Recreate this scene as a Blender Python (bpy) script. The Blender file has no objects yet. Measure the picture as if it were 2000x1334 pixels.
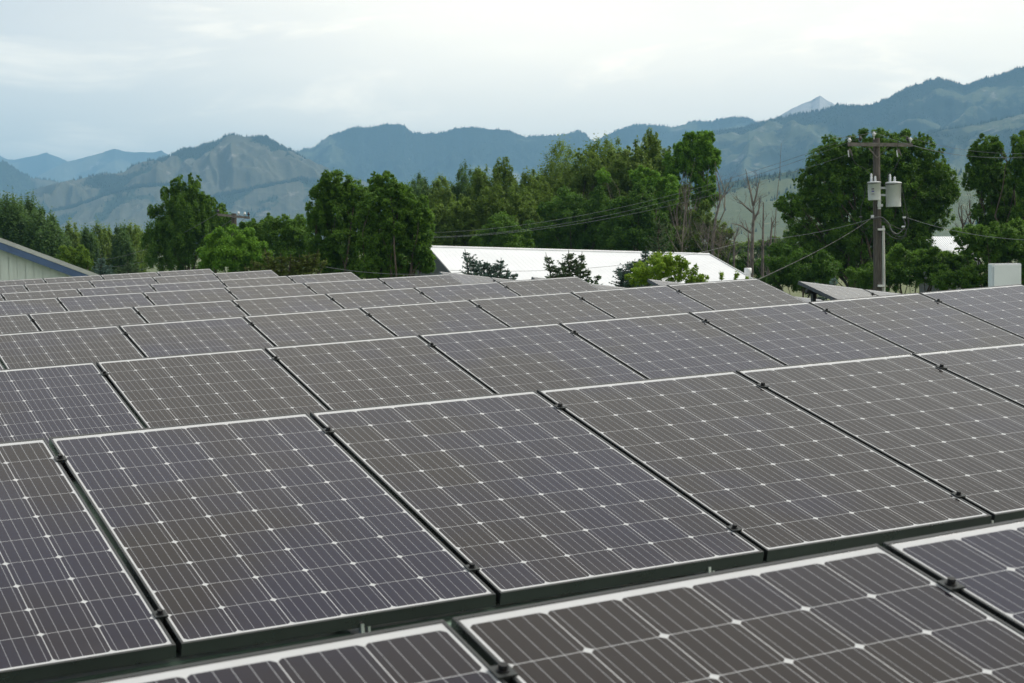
import bpy, math, random
import numpy as np
from mathutils import Matrix, Vector
rad = math.radians
S = bpy.context.scene
COL = S.collection
RNG = np.random.default_rng(7)
random.seed(7)

# ------------------------------------------------------------------ camera
# frame of the panel lattice (x along a row, y row to row, z off the roof) and the camera in it
F_PX = 3287.69
R_CAM = np.array([[0.8853842968, -0.4625387479, -0.0463956216],
                  [-0.0755821405, -0.0447594092, -0.9961344966],
                  [0.4586741622, 0.8854685212, -0.0745889467]])      # rows: right, down, forward
CAM_L = np.array([-1.0399, -1.1925, 1.1294])
BETA = 0.035                                                          # roof pitch against gravity
CAM_Z = 6.5
A_LW = np.array([[math.cos(BETA), 0, -math.sin(BETA)], [0, 1, 0], [math.sin(BETA), 0, math.cos(BETA)]])
CAM_P = np.array([0, 0, CAM_Z])
def lw(p): return A_LW @ (np.asarray(p, float) - CAM_L) + CAM_P       # lattice point -> world
RIGHT, DOWN, FWD = (A_LW @ R_CAM[0], A_LW @ R_CAM[1], A_LW @ R_CAM[2])
def at(u, v, z):                                                      # a sight line followed to depth z (metres)
    return CAM_P + z * (FWD + (u - 1000) / F_PX * RIGHT + (v - 667) / F_PX * DOWN)
HEAD = np.array([FWD[0], FWD[1], 0]); HEAD /= np.linalg.norm(HEAD)
SIDE = np.array([HEAD[1], -HEAD[0], 0])
UP = np.array([0, 0, 1.0])

cam = bpy.data.cameras.new("camera"); cam_ob = bpy.data.objects.new("camera", cam); COL.objects.link(cam_ob)
m = Matrix.Identity(4)
for i in range(3):
    m[i][0], m[i][1], m[i][2], m[i][3] = RIGHT[i], -DOWN[i], -FWD[i], CAM_P[i]
cam_ob.matrix_world = m
cam.sensor_width = 36.0; cam.lens = F_PX / 2000 * 36.0
cam.clip_start = 0.1; cam.clip_end = 60000
cam.dof.use_dof = True; cam.dof.focus_distance = 13.0; cam.dof.aperture_fstop = 11.0
S.camera = cam_ob
S.render.resolution_x, S.render.resolution_y = 1024, 683
S.view_settings.view_transform = 'Standard'; S.view_settings.look = 'None'
S.view_settings.exposure = 0.27; S.view_settings.gamma = 1.0
S.cycles.use_denoising = True
S.cycles.max_bounces = 8; S.cycles.volume_bounces = 2; S.cycles.transparent_max_bounces = 8

# ------------------------------------------------------------------ sky and sun
SUN_EL, SUN_AZ = rad(52), math.atan2(HEAD[0], HEAD[1]) + rad(72)      # azimuth clockwise from +y
sun_dir = Vector((math.sin(SUN_AZ) * math.cos(SUN_EL), math.cos(SUN_AZ) * math.cos(SUN_EL), math.sin(SUN_EL)))
sl = bpy.data.lights.new("sun", 'SUN'); sl.energy = 2.6; sl.angle = rad(9); sl.color = (1, 0.95, 0.88)
so = bpy.data.objects.new("sun", sl); COL.objects.link(so)
so.rotation_euler = sun_dir.to_track_quat('Z', 'Y').to_euler(); so.location = (0, 0, 80)

class NT:
    """small helper to wire shader nodes"""
    def __init__(s, tree): s.t = tree; tree.nodes.clear()
    def n(s, kind, **kw):
        nd = s.t.nodes.new(kind)
        for k, v in kw.items(): setattr(nd, k, v)
        return nd
    def l(s, a, b): s.t.links.new(a, b)
    def put(s, sock, v):
        if isinstance(v, bpy.types.NodeSocket): s.l(v, sock)
        elif v is not None:
            if sock.type == 'RGBA' and not isinstance(v, (int, float)) and len(v) == 3: v = (*v, 1)
            sock.default_value = v
    def math(s, op, a, b=None, c=None, clamp=False):
        nd = s.n('ShaderNodeMath', operation=op, use_clamp=clamp)
        for i, v in enumerate((a, b, c)):
            if v is not None: s.put(nd.inputs[i], v)
        return nd.outputs[0]
    def vmath(s, op, a, b=None):
        nd = s.n('ShaderNodeVectorMath', operation=op)
        s.put(nd.inputs[0], a)
        if b is not None: s.put(nd.inputs[1], b)
        return nd.outputs['Value'] if op in ('DOT_PRODUCT', 'LENGTH') else nd.outputs[0]
    def mix(s, f, a, b):
        nd = s.n('ShaderNodeMix', data_type='RGBA')
        s.put(nd.inputs[0], f); s.put(nd.inputs[6], a); s.put(nd.inputs[7], b)
        return nd.outputs[2]
    def noise(s, vec, scale, detail=4, rough=0.55, dim='3D', dist=0.0):
        nd = s.n('ShaderNodeTexNoise', noise_dimensions=dim)
        s.put(nd.inputs['Vector'], vec); nd.inputs['Scale'].default_value = scale
        nd.inputs['Detail'].default_value = detail; nd.inputs['Roughness'].default_value = rough
        nd.inputs['Distortion'].default_value = dist
        return nd.outputs['Fac']
    def smooth(s, v, lo, hi, a=0.0, b=1.0):
        nd = s.n('ShaderNodeMapRange', interpolation_type='SMOOTHSTEP')
        s.put(nd.inputs[0], v)
        for i, x in zip((1, 2, 3, 4), (lo, hi, a, b)): nd.inputs[i].default_value = x
        return nd.outputs[0]

W = bpy.data.worlds.new("World"); S.world = W; W.use_nodes = True
w = NT(W.node_tree)
sky = w.n('ShaderNodeTexSky', sky_type='NISHITA')
sky.sun_disc = False; sky.sun_elevation = SUN_EL; sky.sun_rotation = SUN_AZ
sky.altitude = 1500; sky.air_density = 1.0; sky.dust_density = 2.0; sky.ozone_density = 1.0
tc = w.n('ShaderNodeTexCoord'); dirv = tc.outputs['Generated']
sx = w.n('ShaderNodeSeparateXYZ'); w.l(dirv, sx.inputs[0])
zz = w.math('ADD', w.math('MAXIMUM', sx.outputs[2], 0.0), 0.12)
px = w.math('DIVIDE', sx.outputs[0], zz); py = w.math('DIVIDE', sx.outputs[1], zz)
cp = w.n('ShaderNodeCombineXYZ'); w.l(px, cp.inputs[0]); w.l(py, cp.inputs[1])
mpw = w.n('ShaderNodeMapping'); w.l(cp.outputs[0], mpw.inputs[0]); mpw.inputs['Rotation'].default_value = (0, 0, rad(25)); mpw.inputs['Scale'].default_value = (1.0, 0.8, 1.0)
n1 = w.noise(mpw.outputs[0], 1.15, 9, 0.6, dist=0.5)
n2 = w.noise(cp.outputs[0], 0.32, 5, 0.55)
wisps = w.smooth(n1, 0.50, 0.72)
veil = w.smooth(n2, 0.35, 0.68)
# thin cloud thickens towards the sun's side
side = w.vmath('DOT_PRODUCT', dirv, tuple(SIDE * 0.8 + HEAD * 0.3 + UP * 0.5))
vs = w.smooth(side, 0.0, 0.40, 0.34, 0.98)
cover = w.math('ADD', w.math('MULTIPLY', vs, w.math('ADD', w.math('MULTIPLY', veil, 0.22), 0.78)), w.math('MULTIPLY', wisps, 0.34), clamp=True)
low = w.math('POWER', 2.718, w.math('MULTIPLY', w.math('MAXIMUM', sx.outputs[2], 0.0), -6.5))     # brighter towards the horizon
cloud_col = w.mix(low, w.mix(n1, (9.6, 9.35, 8.5), (10.7, 10.2, 9.0)), w.mix(n1, (23.0, 20.2, 15.9), (24.2, 20.9, 15.9)))
skyc = w.mix(cover, sky.outputs[0], cloud_col)
bg = w.n('ShaderNodeBackground'); w.l(skyc, bg.inputs[0]); bg.inputs[1].default_value = 0.1
wo = w.n('ShaderNodeOutputWorld'); w.l(bg.outputs[0], wo.inputs[0])

# ------------------------------------------------------------------ object helpers
def tag(o, label=None, cat=None, group=None, kind=None):
    if label: o['label'] = label
    if cat: o['category'] = cat
    if group: o['group'] = group
    if kind: o['kind'] = kind
    return o
def empty(name, loc=(0, 0, 0), label=None, cat=None, group=None):
    o = bpy.data.objects.new(name, None); COL.objects.link(o); o.location = Vector(loc)
    o.empty_display_size = 0.3
    return tag(o, label, cat, group)
def link(name, mesh, mat=None, parent=None):
    if mat is not None and not mesh.materials: mesh.materials.append(mat)
    o = bpy.data.objects.new(name, mesh); COL.objects.link(o)
    if parent is not None:
        o.parent = parent
        o.matrix_parent_inverse = Matrix.Identity(4)
    return o
class MB:
    def __init__(s, org=(0, 0, 0)): s.v = []; s.f = []; s.sm = []; s.o = np.array(org, float)
    def add(s, V, Fs, smooth=False):
        b = len(s.v); s.v += [tuple(np.asarray(p, float) - s.o) for p in V]
        s.f += [tuple(b + i for i in f) for f in Fs]; s.sm += [smooth] * len(Fs)
    def hexa(s, p): # 8 points: bottom ring 0-3, top ring 4-7
        s.add(p, [(3, 2, 1, 0), (4, 5, 6, 7), (0, 1, 5, 4), (1, 2, 6, 5), (2, 3, 7, 6), (3, 0, 4, 7)])
    def box(s, c, ex, ey, ez):  # centre and half-axis vectors
        c, ex, ey, ez = [np.asarray(q, float) for q in (c, ex, ey, ez)]
        s.hexa([c + a * ex + b * ey + d * ez for d in (-1, 1) for a, b in ((-1, -1), (1, -1), (1, 1), (-1, 1))])
    def tube(s, pts, radii, n=8, cap=True, smooth=True):
        pts = [np.asarray(p, float) for p in pts]
        if np.isscalar(radii): radii = [radii] * len(pts)
        rings = []; ref = None; V = []
        for i, p in enumerate(pts):
            d = pts[min(i + 1, len(pts) - 1)] - pts[max(i - 1, 0)]; d = d / (np.linalg.norm(d) + 1e-12)
            if ref is None:
                ref = np.array([1.0, 0, 0]) if abs(d[0]) < 0.8 else np.array([0, 1.0, 0])
            a = ref - d * (ref @ d); a /= np.linalg.norm(a) + 1e-12; ref = a; b = np.cross(d, a)
            V += [p + radii[i] * (math.cos(t) * a + math.sin(t) * b) for t in (2 * math.pi * k / n for k in range(n))]
        Fs = [(i * n + k, i * n + (k + 1) % n, (i + 1) * n + (k + 1) % n, (i + 1) * n + k) for i in range(len(pts) - 1) for k in range(n)]
        s.add(V, Fs, smooth)
        if cap:
            L = len(pts) - 1
            s.add([V[k] for k in range(n)], [tuple(range(n))[::-1]])
            s.add([V[L * n + k] for k in range(n)], [tuple(range(n))])
    def lathe(s, base, prof, n=16, axis=(0, 0, 1)):
        ax = np.asarray(axis, float); ax /= np.linalg.norm(ax)
        s.tube([np.asarray(base, float) + ax * h for h, r in prof], [r for h, r in prof], n)
    def mesh(s, name):
        me = bpy.data.meshes.new(name); me.from_pydata(s.v, [], s.f); me.polygons.foreach_set('use_smooth', s.sm); me.update(); return me
    def build(s, name, mat, parent=None):
        o = link(name, s.mesh(name), mat, parent)
        if parent is None: o.location = Vector(s.o)
        return o

def mat_new(name): 
    mt = bpy.data.materials.new(name); mt.use_nodes = True; return mt, NT(mt.node_tree)
def principled(name, col, rough=0.6, metal=0.0, var=0.12, scale=6.0, spec=0.5, bump=0.0, stretch=(1, 1, 1), var2=None, coord='Object'):
    mt, t = mat_new(name)
    tc = t.n('ShaderNodeTexCoord'); mp = t.n('ShaderNodeMapping'); t.l(tc.outputs[coord], mp.inputs[0]); mp.inputs['Scale'].default_value = stretch
    nz = t.noise(mp.outputs[0], scale, 5, 0.6)
    c = np.array(col); lo = tuple(np.clip(c * (1 - var), 0, 1)); hi = tuple(np.clip(c * (1 + var), 0, 1)) if var2 is None else var2
    p = t.n('ShaderNodeBsdfPrincipled'); t.l(t.mix(t.smooth(nz, 0.3, 0.7), lo, hi), p.inputs['Base Color'])
    t.put(p.inputs['Roughness'], t.smooth(nz, 0.2, 0.8, max(0.02, rough - 0.08), min(1, rough + 0.08)))
    p.inputs['Metallic'].default_value = metal; p.inputs['Specular IOR Level'].default_value = spec
    if bump:
        b = t.n('ShaderNodeBump'); b.inputs['Strength'].default_value = bump; t.l(nz, b.inputs['Height']); t.l(b.outputs[0], p.inputs['Normal'])
    o = t.n('ShaderNodeOutputMaterial'); t.l(p.outputs[0], o.inputs[0])
    return mt

M = {}
M['frame'] = principled('black anodised aluminium', (0.016, 0.018, 0.018), 0.30, 0.0, 0.2, 9, 0.6)
M['clamp'] = principled('dark clamp metal', (0.05, 0.055, 0.055), 0.4, 0.6, 0.25, 40)
M['bolt'] = principled('black bolt', (0.012, 0.012, 0.013), 0.4, 0.3, 0.2, 60)
M['silver'] = principled('mill aluminium', (0.62, 0.63, 0.63), 0.35, 0.8, 0.1, 30)
M['rail'] = principled('dark rail', (0.035, 0.037, 0.037), 0.45, 0.4, 0.2, 10)
M['roof_green'] = principled('painted green roof steel', (0.17, 0.25, 0.195), 0.42, 0.0, 0.22, 1.3, 0.45, 0.05)
M['wall_tan'] = principled('pale wall steel', (0.42, 0.43, 0.38), 0.6, 0, 0.06, 2)
M['roof_white'] = principled('white roof steel', (0.66, 0.68, 0.695), 0.5, 0, 0.03, 0.6, 0.4)
M['wall_dark'] = principled('gable steel with painted shade', (0.045, 0.055, 0.06), 0.7, 0, 0.15, 1.5)  # shadow on the gable end is put into this colour
M['white_trim'] = principled('white painted steel', (0.72, 0.73, 0.73), 0.5, 0, 0.06, 3)
M['wall_green'] = principled('pale grey green siding', (0.59, 0.66, 0.63), 0.65, 0, 0.07, 1.2, 0.3, 0, (6, 6, 0.6))
M['blue_trim'] = principled('blue fascia', (0.055, 0.105, 0.215), 0.5, 0, 0.12, 3)
M['grey_trim'] = principled('grey roof edge', (0.45, 0.47, 0.46), 0.5, 0, 0.08, 3)
M['pole_wood'] = principled('weathered pole wood', (0.088, 0.078, 0.068), 0.85, 0, 0.5, 6, 0.2, 0.5, (7, 7, 0.28))
M['arm_wood'] = principled('grey crossarm wood', (0.16, 0.145, 0.13), 0.85, 0, 0.3, 5, 0.2, 0.2)
M['xfmr'] = principled('light grey transformer paint', (0.50, 0.53, 0.54), 0.4, 0, 0.06, 4)
M['porcelain'] = principled('pale porcelain', (0.62, 0.65, 0.67), 0.25, 0, 0.05, 10)
M['dark_ins'] = principled('dark insulator', (0.03, 0.03, 0.035), 0.35, 0, 0.2, 10)
M['conduit'] = principled('grey plastic conduit', (0.42, 0.43, 0.41), 0.55, 0, 0.22, 3, 0.4, 0, (4, 4, 0.5))
M['wire'] = principled('weathered aluminium wire', (0.17, 0.18, 0.18), 0.5, 0.3, 0.1, 2)
M['cable'] = principled('black cable', (0.025, 0.025, 0.027), 0.5, 0, 0.2, 2)
M['drop'] = principled('twisted service cable', (0.02, 0.02, 0.02), 0.85, 0, 0.2, 0.9, 0.1, 0, (1, 1, 1), (0.13, 0.13, 0.13))
M['box_paint'] = principled('pale grey box paint', (0.62, 0.635, 0.64), 0.45, 0, 0.05, 3)
M['decal'] = principled('blue label ink', (0.06, 0.05, 0.28), 0.5, 0, 0.1, 20)
M['decal_dark'] = principled('dark label ink', (0.09, 0.06, 0.08), 0.5, 0, 0.1, 20)
M['bark'] = principled('grey brown bark', (0.075, 0.06, 0.048), 0.9, 0, 0.35, 4, 0.2, 0.4, (4, 4, 0.6))
M['dead_bark'] = principled('bleached dead bark', (0.15, 0.135, 0.118), 0.9, 0, 0.35, 3, 0.2, 0.3)
M['grey_stem'] = principled('pale twig bark', (0.17, 0.15, 0.12), 0.9, 0, 0.3, 3, 0.2)

# leaf material: each leaf its own green, tone varies by spray, with light painted onto crown tops
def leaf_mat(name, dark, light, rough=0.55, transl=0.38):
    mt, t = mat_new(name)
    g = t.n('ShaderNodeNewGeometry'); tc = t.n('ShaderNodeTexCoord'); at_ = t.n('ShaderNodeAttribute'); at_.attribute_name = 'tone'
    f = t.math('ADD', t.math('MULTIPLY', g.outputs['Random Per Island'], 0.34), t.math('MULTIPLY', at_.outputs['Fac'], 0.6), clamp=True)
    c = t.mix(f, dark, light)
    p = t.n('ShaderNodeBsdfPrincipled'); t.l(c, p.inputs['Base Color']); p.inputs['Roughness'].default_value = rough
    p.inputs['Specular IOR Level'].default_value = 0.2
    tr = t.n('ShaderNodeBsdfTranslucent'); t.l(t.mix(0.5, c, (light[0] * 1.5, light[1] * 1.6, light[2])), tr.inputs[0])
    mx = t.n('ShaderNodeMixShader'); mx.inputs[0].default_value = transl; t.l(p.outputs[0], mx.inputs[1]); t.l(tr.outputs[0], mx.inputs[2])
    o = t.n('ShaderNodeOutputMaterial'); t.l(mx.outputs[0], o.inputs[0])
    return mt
LM = {
 'dark': leaf_mat('dark green leaves', (0.0264, 0.0732, 0.0090), (0.1072, 0.2182, 0.0245)),
 'ash': leaf_mat('deep green leaves', (0.0304, 0.0829, 0.0090), (0.1387, 0.2606, 0.0290)),
 'poplar': leaf_mat('poplar leaves', (0.0484, 0.1036, 0.0181), (0.1957, 0.2811, 0.0515)),
 'olive': leaf_mat('olive leaves', (0.0518, 0.1029, 0.0162), (0.1712, 0.2556, 0.0416)),
 'blue_poplar': leaf_mat('cool green poplar leaves', (0.0264, 0.0682, 0.0197), (0.1110, 0.1940, 0.0535)),
 'mid': leaf_mat('mid green leaves', (0.0474, 0.1346, 0.0130), (0.1986, 0.3691, 0.0368)),
 'bright': leaf_mat('yellow green leaves', (0.11, 0.21, 0.016), (0.30, 0.42, 0.045)),
 'willow': leaf_mat('willow leaves', (0.070, 0.15, 0.016), (0.19, 0.29, 0.035)),
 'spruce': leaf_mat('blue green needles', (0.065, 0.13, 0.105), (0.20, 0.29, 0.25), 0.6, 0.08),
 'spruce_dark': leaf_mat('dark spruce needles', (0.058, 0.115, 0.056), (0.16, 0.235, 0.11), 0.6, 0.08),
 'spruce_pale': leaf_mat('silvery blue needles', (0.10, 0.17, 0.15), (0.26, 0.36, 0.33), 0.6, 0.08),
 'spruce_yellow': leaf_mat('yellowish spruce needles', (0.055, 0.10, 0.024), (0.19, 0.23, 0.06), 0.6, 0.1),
}

# ------------------------------------------------------------------ terrain
def hash2(ix, iy, seed):
    h = (ix.astype(np.int64) * 374761393 + iy.astype(np.int64) * 668265263 + seed * 974711) & 0x7fffffff
    h = ((h ^ (h >> 13)) * 1274126177) & 0x7fffffff
    return ((h ^ (h >> 16)) & 0xffff) / 65535.0
def vnoise(x, y, seed):
    ix = np.floor(x); iy = np.floor(y); fx = x - ix; fy = y - iy
    fx = fx * fx * (3 - 2 * fx); fy = fy * fy * (3 - 2 * fy)
    a = hash2(ix, iy, seed); b = hash2(ix + 1, iy, seed); c = hash2(ix, iy + 1, seed); d = hash2(ix + 1, iy + 1, seed)
    return (a * (1 - fx) + b * fx) * (1 - fy) + (c * (1 - fx) + d * fx) * fy
def fbm(x, y, seed, oct=4):
    s = 0; a = 0.5; n = 0
    for k in range(oct): s = s + a * vnoise(x * 2 ** k, y * 2 ** k, seed + k * 17); n += a; a *= 0.5
    return s / n

def grid_mesh(name, P):
    r, c = P.shape[:2]
    me = bpy.data.meshes.new(name); me.vertices.add(r * c); me.vertices.foreach_set('co', P.reshape(-1).astype(np.float32))
    i = np.arange(r - 1)[:, None] * c + np.arange(c - 1)[None]
    q = np.stack([i, i + 1, i + 1 + c, i + c], -1).reshape(-1)
    nf = (r - 1) * (c - 1); me.loops.add(nf * 4); me.polygons.add(nf)
    me.loops.foreach_set('vertex_index', q.astype(np.int32)); me.polygons.foreach_set('loop_start', (np.arange(nf) * 4).astype(np.int32))
    me.polygons.foreach_set('loop_total', np.full(nf, 4, np.int32)); me.update(); me.validate()
    me.polygons.foreach_set('use_smooth', np.ones(nf, bool))
    return me

def mountain_mat(name, grass, forest, rock, cover, rockiness, sc):
    mt, t = mat_new(name)
    tc = t.n('ShaderNodeTexCoord'); ob = tc.outputs['Object']
    big = t.noise(ob, sc, 6, 0.62); fine = t.noise(ob, sc * 9, 5, 0.65); rk = t.noise(ob, sc * 2.3, 6, 0.7)
    at_ = t.n('ShaderNodeAttribute'); at_.attribute_name = 'wood'
    f = t.math('ADD', t.math('ADD', t.math('MULTIPLY', big, 0.55), t.math('MULTIPLY', fine, 0.45)), t.math('MULTIPLY', t.math('SUBTRACT', at_.outputs['Fac'], 0.5), 0.9))
    fm = t.smooth(f, 0.98 - cover - 0.06, 0.98 - cover + 0.06)
    gcol = t.mix(fine, tuple(np.array(grass) * 0.8), tuple(np.array(grass) * 1.2))
    gcol = t.mix(t.smooth(rk, 0.62 - rockiness, 0.74 - rockiness), gcol, rock)
    c = t.mix(fm, gcol, forest)
    spk = t.noise(ob, sc * 45, 2, 0.5); spb = t.noise(ob, sc * 4, 3, 0.6)
    c = t.mix(t.math('MULTIPLY', t.smooth(spk, 0.60, 0.66), t.smooth(spb, 0.40, 0.58)), c, forest)
    c = t.mix(t.smooth(t.math('ADD', rk, t.math('MULTIPLY', fine, 0.25)), 0.86 - rockiness * 0.6, 0.93 - rockiness * 0.6), c, rock)
    p = t.n('ShaderNodeBsdfPrincipled'); t.l(c, p.inputs['Base Color']); p.inputs['Roughness'].default_value = 0.95; p.inputs['Specular IOR Level'].default_value = 0.1
    o = t.n('ShaderNodeOutputMaterial'); t.l(p.outputs[0], o.inputs[0]); return mt
M['conifer_far'] = principled('distant conifers', (0.022, 0.034, 0.024), 0.95, 0, 0.3, 0.01, 0.1)

def mountain(name, label, prof, d, mat, seed, foot=0.5, gully=0.22, wood_bias=0.0, n_trees=6000, th=(5.5, 11), cols=420, rows=110, ridge_trees=True, run_k=2.4, crest_line=0):
    prof = np.array(prof, float)
    us = np.linspace(prof[0, 0], prof[-1, 0], cols); vs = np.interp(us, prof[:, 0], prof[:, 1])
    vs = vs + (fbm(us / 9.0, us * 0, seed + 5, 4) - 0.5) * 3.0 * min(1, 6000 / d)
    ridge = np.array([at(u, v, d) for u, v in zip(us, vs)])
    H = ridge[:, 2]
    dirs = ridge[:, :2] / np.linalg.norm(ridge[:, :2], axis=1)[:, None]
    dist = np.linalg.norm(ridge[:, :2], axis=1)
    t = np.concatenate([np.linspace(-0.25, -0.01, 14), np.linspace(0, 1, rows) ** 1.15])
    run = run_k * H.max(); T = t[:, None]
    X = (us * d / F_PX)[None] + T * 0; Yd = T * run + X * 0
    wl = run * 0.42
    wx = (fbm(X / wl * .7, Yd / wl * .7, seed, 3) - 0.5) * wl * 1.1; wy = (fbm(X / wl * .7 + 9, Yd / wl * .7 + 4, seed + 2, 3) - 0.5) * wl * 1.1
    sh = 0.35 * math.sin(seed * 1.7)
    g = 1 - np.abs(fbm((X + wx + sh * Yd) / wl, (Yd + wy) / (wl * 1.9), seed + 31, 4) - 0.5) * 4.0           # sharp spurs, broad gullies
    g = np.clip(g, 0, 1)
    g2 = 1 - np.abs(fbm((X + wx * .6) / (wl * .33), (Yd + wy) / (wl * .5), seed + 51, 4) - 0.5) * 4.0
    fine = fbm(X / (wl * .16), Yd / (wl * .16), seed + 77, 4) - 0.5
    Tc = np.clip(T, 0, 1)
    fall = np.where(T > 0, (1 - Tc) ** 1.25, 1 - np.abs(T) * 1.6)
    env = np.clip(np.where(T > 0, T * 4, 0), 0, 1) * (1 - Tc) ** 0.7
    Z = H[None] * fall + H.max() * env * (gully * (g - 0.55) + gully * 0.38 * (g2 - .5) + 0.035 * fine)
    Z = np.minimum(Z, H[None] - T * 0.02 * H[None] * (T > 0))
    Z = np.maximum(Z, -3)
    dd = dist[None] - Yd
    P = np.stack([dirs[None, :, 0] * dd, dirs[None, :, 1] * dd, Z], -1)
    wood = np.clip(0.5 + wood_bias + (0.5 - g) * 0.95 + (0.22 - Tc) * 0.6 + (fbm(X / (wl * .5), Yd / (wl * .35), seed + 9, 4) - 0.5) * 1.5, 0, 1)
    org = P[14, cols // 2].copy(); org[2] = 0
    me = grid_mesh(name, P - org)
    a = me.attributes.new('wood', 'FLOAT', 'POINT'); a.data.foreach_set('value', wood.reshape(-1).astype(np.float32))
    o = link(name, me, mat); o.location = Vector(org); tag(o, label, 'mountain', None, 'structure')
    # conifers standing on the wooded ground
    if n_trees:
        rr = np.random.default_rng(seed + 3)
        ii = rr.integers(13, 14 + int(rows * 0.82), n_trees * 6); jj = rr.integers(1, cols - 2, n_trees * 6)
        keep = wood[ii, jj] > 0.42 + 0.5 * rr.random(len(ii)); ii, jj = ii[keep][:n_trees], jj[keep][:n_trees]
        fa, fb = rr.random(len(ii))[:, None], rr.random(len(ii))[:, None]
        base = P[ii, jj] * (1 - fa) + P[ii + 1, jj] * fa; base = base + (P[ii, jj + 1] - P[ii, jj]) * fb
        if ridge_trees:
            k = cols * 2; jr = rr.integers(0, cols - 1, k); fr = rr.random(k)[:, None]
            cl = fbm(us[jr] / 14.0, us[jr] * 0, seed + 41, 3); sel = cl + 0.25 * rr.random(k) > 0.62 - wood_bias * 0.5; jr, fr = jr[sel], fr[sel]
            base = np.concatenate([base, P[14, jr] * (1 - fr) + P[14, jr + 1] * fr])
        if crest_line:
            jr = rr.integers(0, cols - 1, crest_line); fr = rr.random(crest_line)[:, None]; off = rr.integers(0, 4, crest_line)
            base = np.concatenate([base, P[14 + off, jr] * (1 - fr) + P[14 + off, jr + 1] * fr])
        h = rr.uniform(th[0], th[1], len(base)) * (0.7 + 0.6 * rr.random(len(base)) ** 2); w_ = h * rr.uniform(0.2, 0.3, len(base))
        ang = rr.random(len(base)) * 6.28
        V = np.empty((len(base), 5, 3))
        for k in range(4):
            V[:, k] = base + np.stack([np.cos(ang + k * 1.5708) * w_, np.sin(ang + k * 1.5708) * w_, -h * 0.1], -1)
        V[:, 4] = base + np.stack([h * 0, h * 0, h], -1)
        nb = len(base); b = (np.arange(nb) * 5)[:, None]
        Fi = np.stack([b + np.array([[k, (k + 1) % 4, 4]]) for k in range(4)], 1).reshape(-1)
        fm = bpy.data.meshes.new('forest'); fm.vertices.add(nb * 5); fm.vertices.foreach_set('co', (V.reshape(-1, 3) - org).reshape(-1).astype(np.float32))
        fm.loops.add(nb * 12); fm.polygons.add(nb * 4); fm.loops.foreach_set('vertex_index', Fi.astype(np.int32))
        fm.polygons.foreach_set('loop_start', (np.arange(nb * 4) * 3).astype(np.int32)); fm.polygons.foreach_set('loop_total', np.full(nb * 4, 3, np.int32)); fm.update(); fm.validate()
        fo = link('forest', fm, M['conifer_far']); fo.location = Vector(org); tag(fo, 'dark conifers scattered over the ' + label, 'forest', None, 'stuff')
    return o

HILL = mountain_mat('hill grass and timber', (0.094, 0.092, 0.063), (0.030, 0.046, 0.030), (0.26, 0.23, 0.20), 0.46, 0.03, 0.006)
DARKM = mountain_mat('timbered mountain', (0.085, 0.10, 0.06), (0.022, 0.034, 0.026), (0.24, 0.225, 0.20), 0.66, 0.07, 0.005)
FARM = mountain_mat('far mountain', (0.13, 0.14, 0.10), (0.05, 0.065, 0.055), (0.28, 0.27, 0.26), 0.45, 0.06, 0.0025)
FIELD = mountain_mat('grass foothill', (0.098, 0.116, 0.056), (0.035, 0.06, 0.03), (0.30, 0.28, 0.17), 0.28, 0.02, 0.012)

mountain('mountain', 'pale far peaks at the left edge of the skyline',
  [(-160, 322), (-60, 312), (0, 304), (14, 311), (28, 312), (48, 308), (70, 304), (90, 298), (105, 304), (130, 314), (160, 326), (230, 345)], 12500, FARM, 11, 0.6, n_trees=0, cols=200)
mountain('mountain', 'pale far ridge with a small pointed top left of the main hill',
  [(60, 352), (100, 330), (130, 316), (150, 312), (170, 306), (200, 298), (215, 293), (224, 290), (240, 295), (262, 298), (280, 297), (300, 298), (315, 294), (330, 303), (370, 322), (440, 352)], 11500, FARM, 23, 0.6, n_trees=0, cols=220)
mountain('mountain', 'rounded scrubby hill cut by the left edge',
  [(-200, 345), (-100, 328), (0, 317), (10, 317), (25, 325), (40, 337), (60, 347), (80, 350), (110, 354), (130, 361), (170, 378), (220, 400)], 6800, HILL, 37, 0.6, wood_bias=0.15, n_trees=3000, cols=200)
mountain('mountain', 'main grassy hill with a rounded timbered top',
  [(10, 400), (60, 374), (85, 367), (125, 359), (150, 351), (180, 344), (210, 340), (240, 338), (265, 322), (275, 317), (300, 313), (325, 309), (345, 298), (360, 293), (380, 290), (400, 283), (415, 280), (430, 272), (445, 265), (456, 263), (465, 265), (480, 268), (505, 268), (520, 269), (540, 280), (560, 291), (580, 301), (610, 318), (640, 334), (680, 349), (740, 368), (820, 392)], 5200, HILL, 5, 0.42, 0.42, wood_bias=0.04, n_trees=14000)
mountain('hill', 'low grassy spur with a line of trees along its crest, left foot of the main hill',
  [(20, 440), (60, 420), (100, 413), (140, 404), (180, 391), (220, 376), (250, 367), (290, 362), (330, 361), (370, 368), (410, 390), (450, 415)], 4800, HILL, 131, 0.6, 0.16, wood_bias=-0.14, n_trees=700, cols=260, th=(6, 11), crest_line=1600)
mountain('hill', 'low grassy spur with a line of trees along its crest, right foot of the main hill',
  [(330, 430), (380, 396), (400, 389), (440, 379), (500, 367), (560, 355), (590, 350), (620, 352), (660, 368), (720, 392), (780, 420)], 4750, HILL, 137, 0.6, 0.16, wood_bias=-0.14, n_trees=900, cols=280, th=(6, 11), crest_line=1500)
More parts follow.
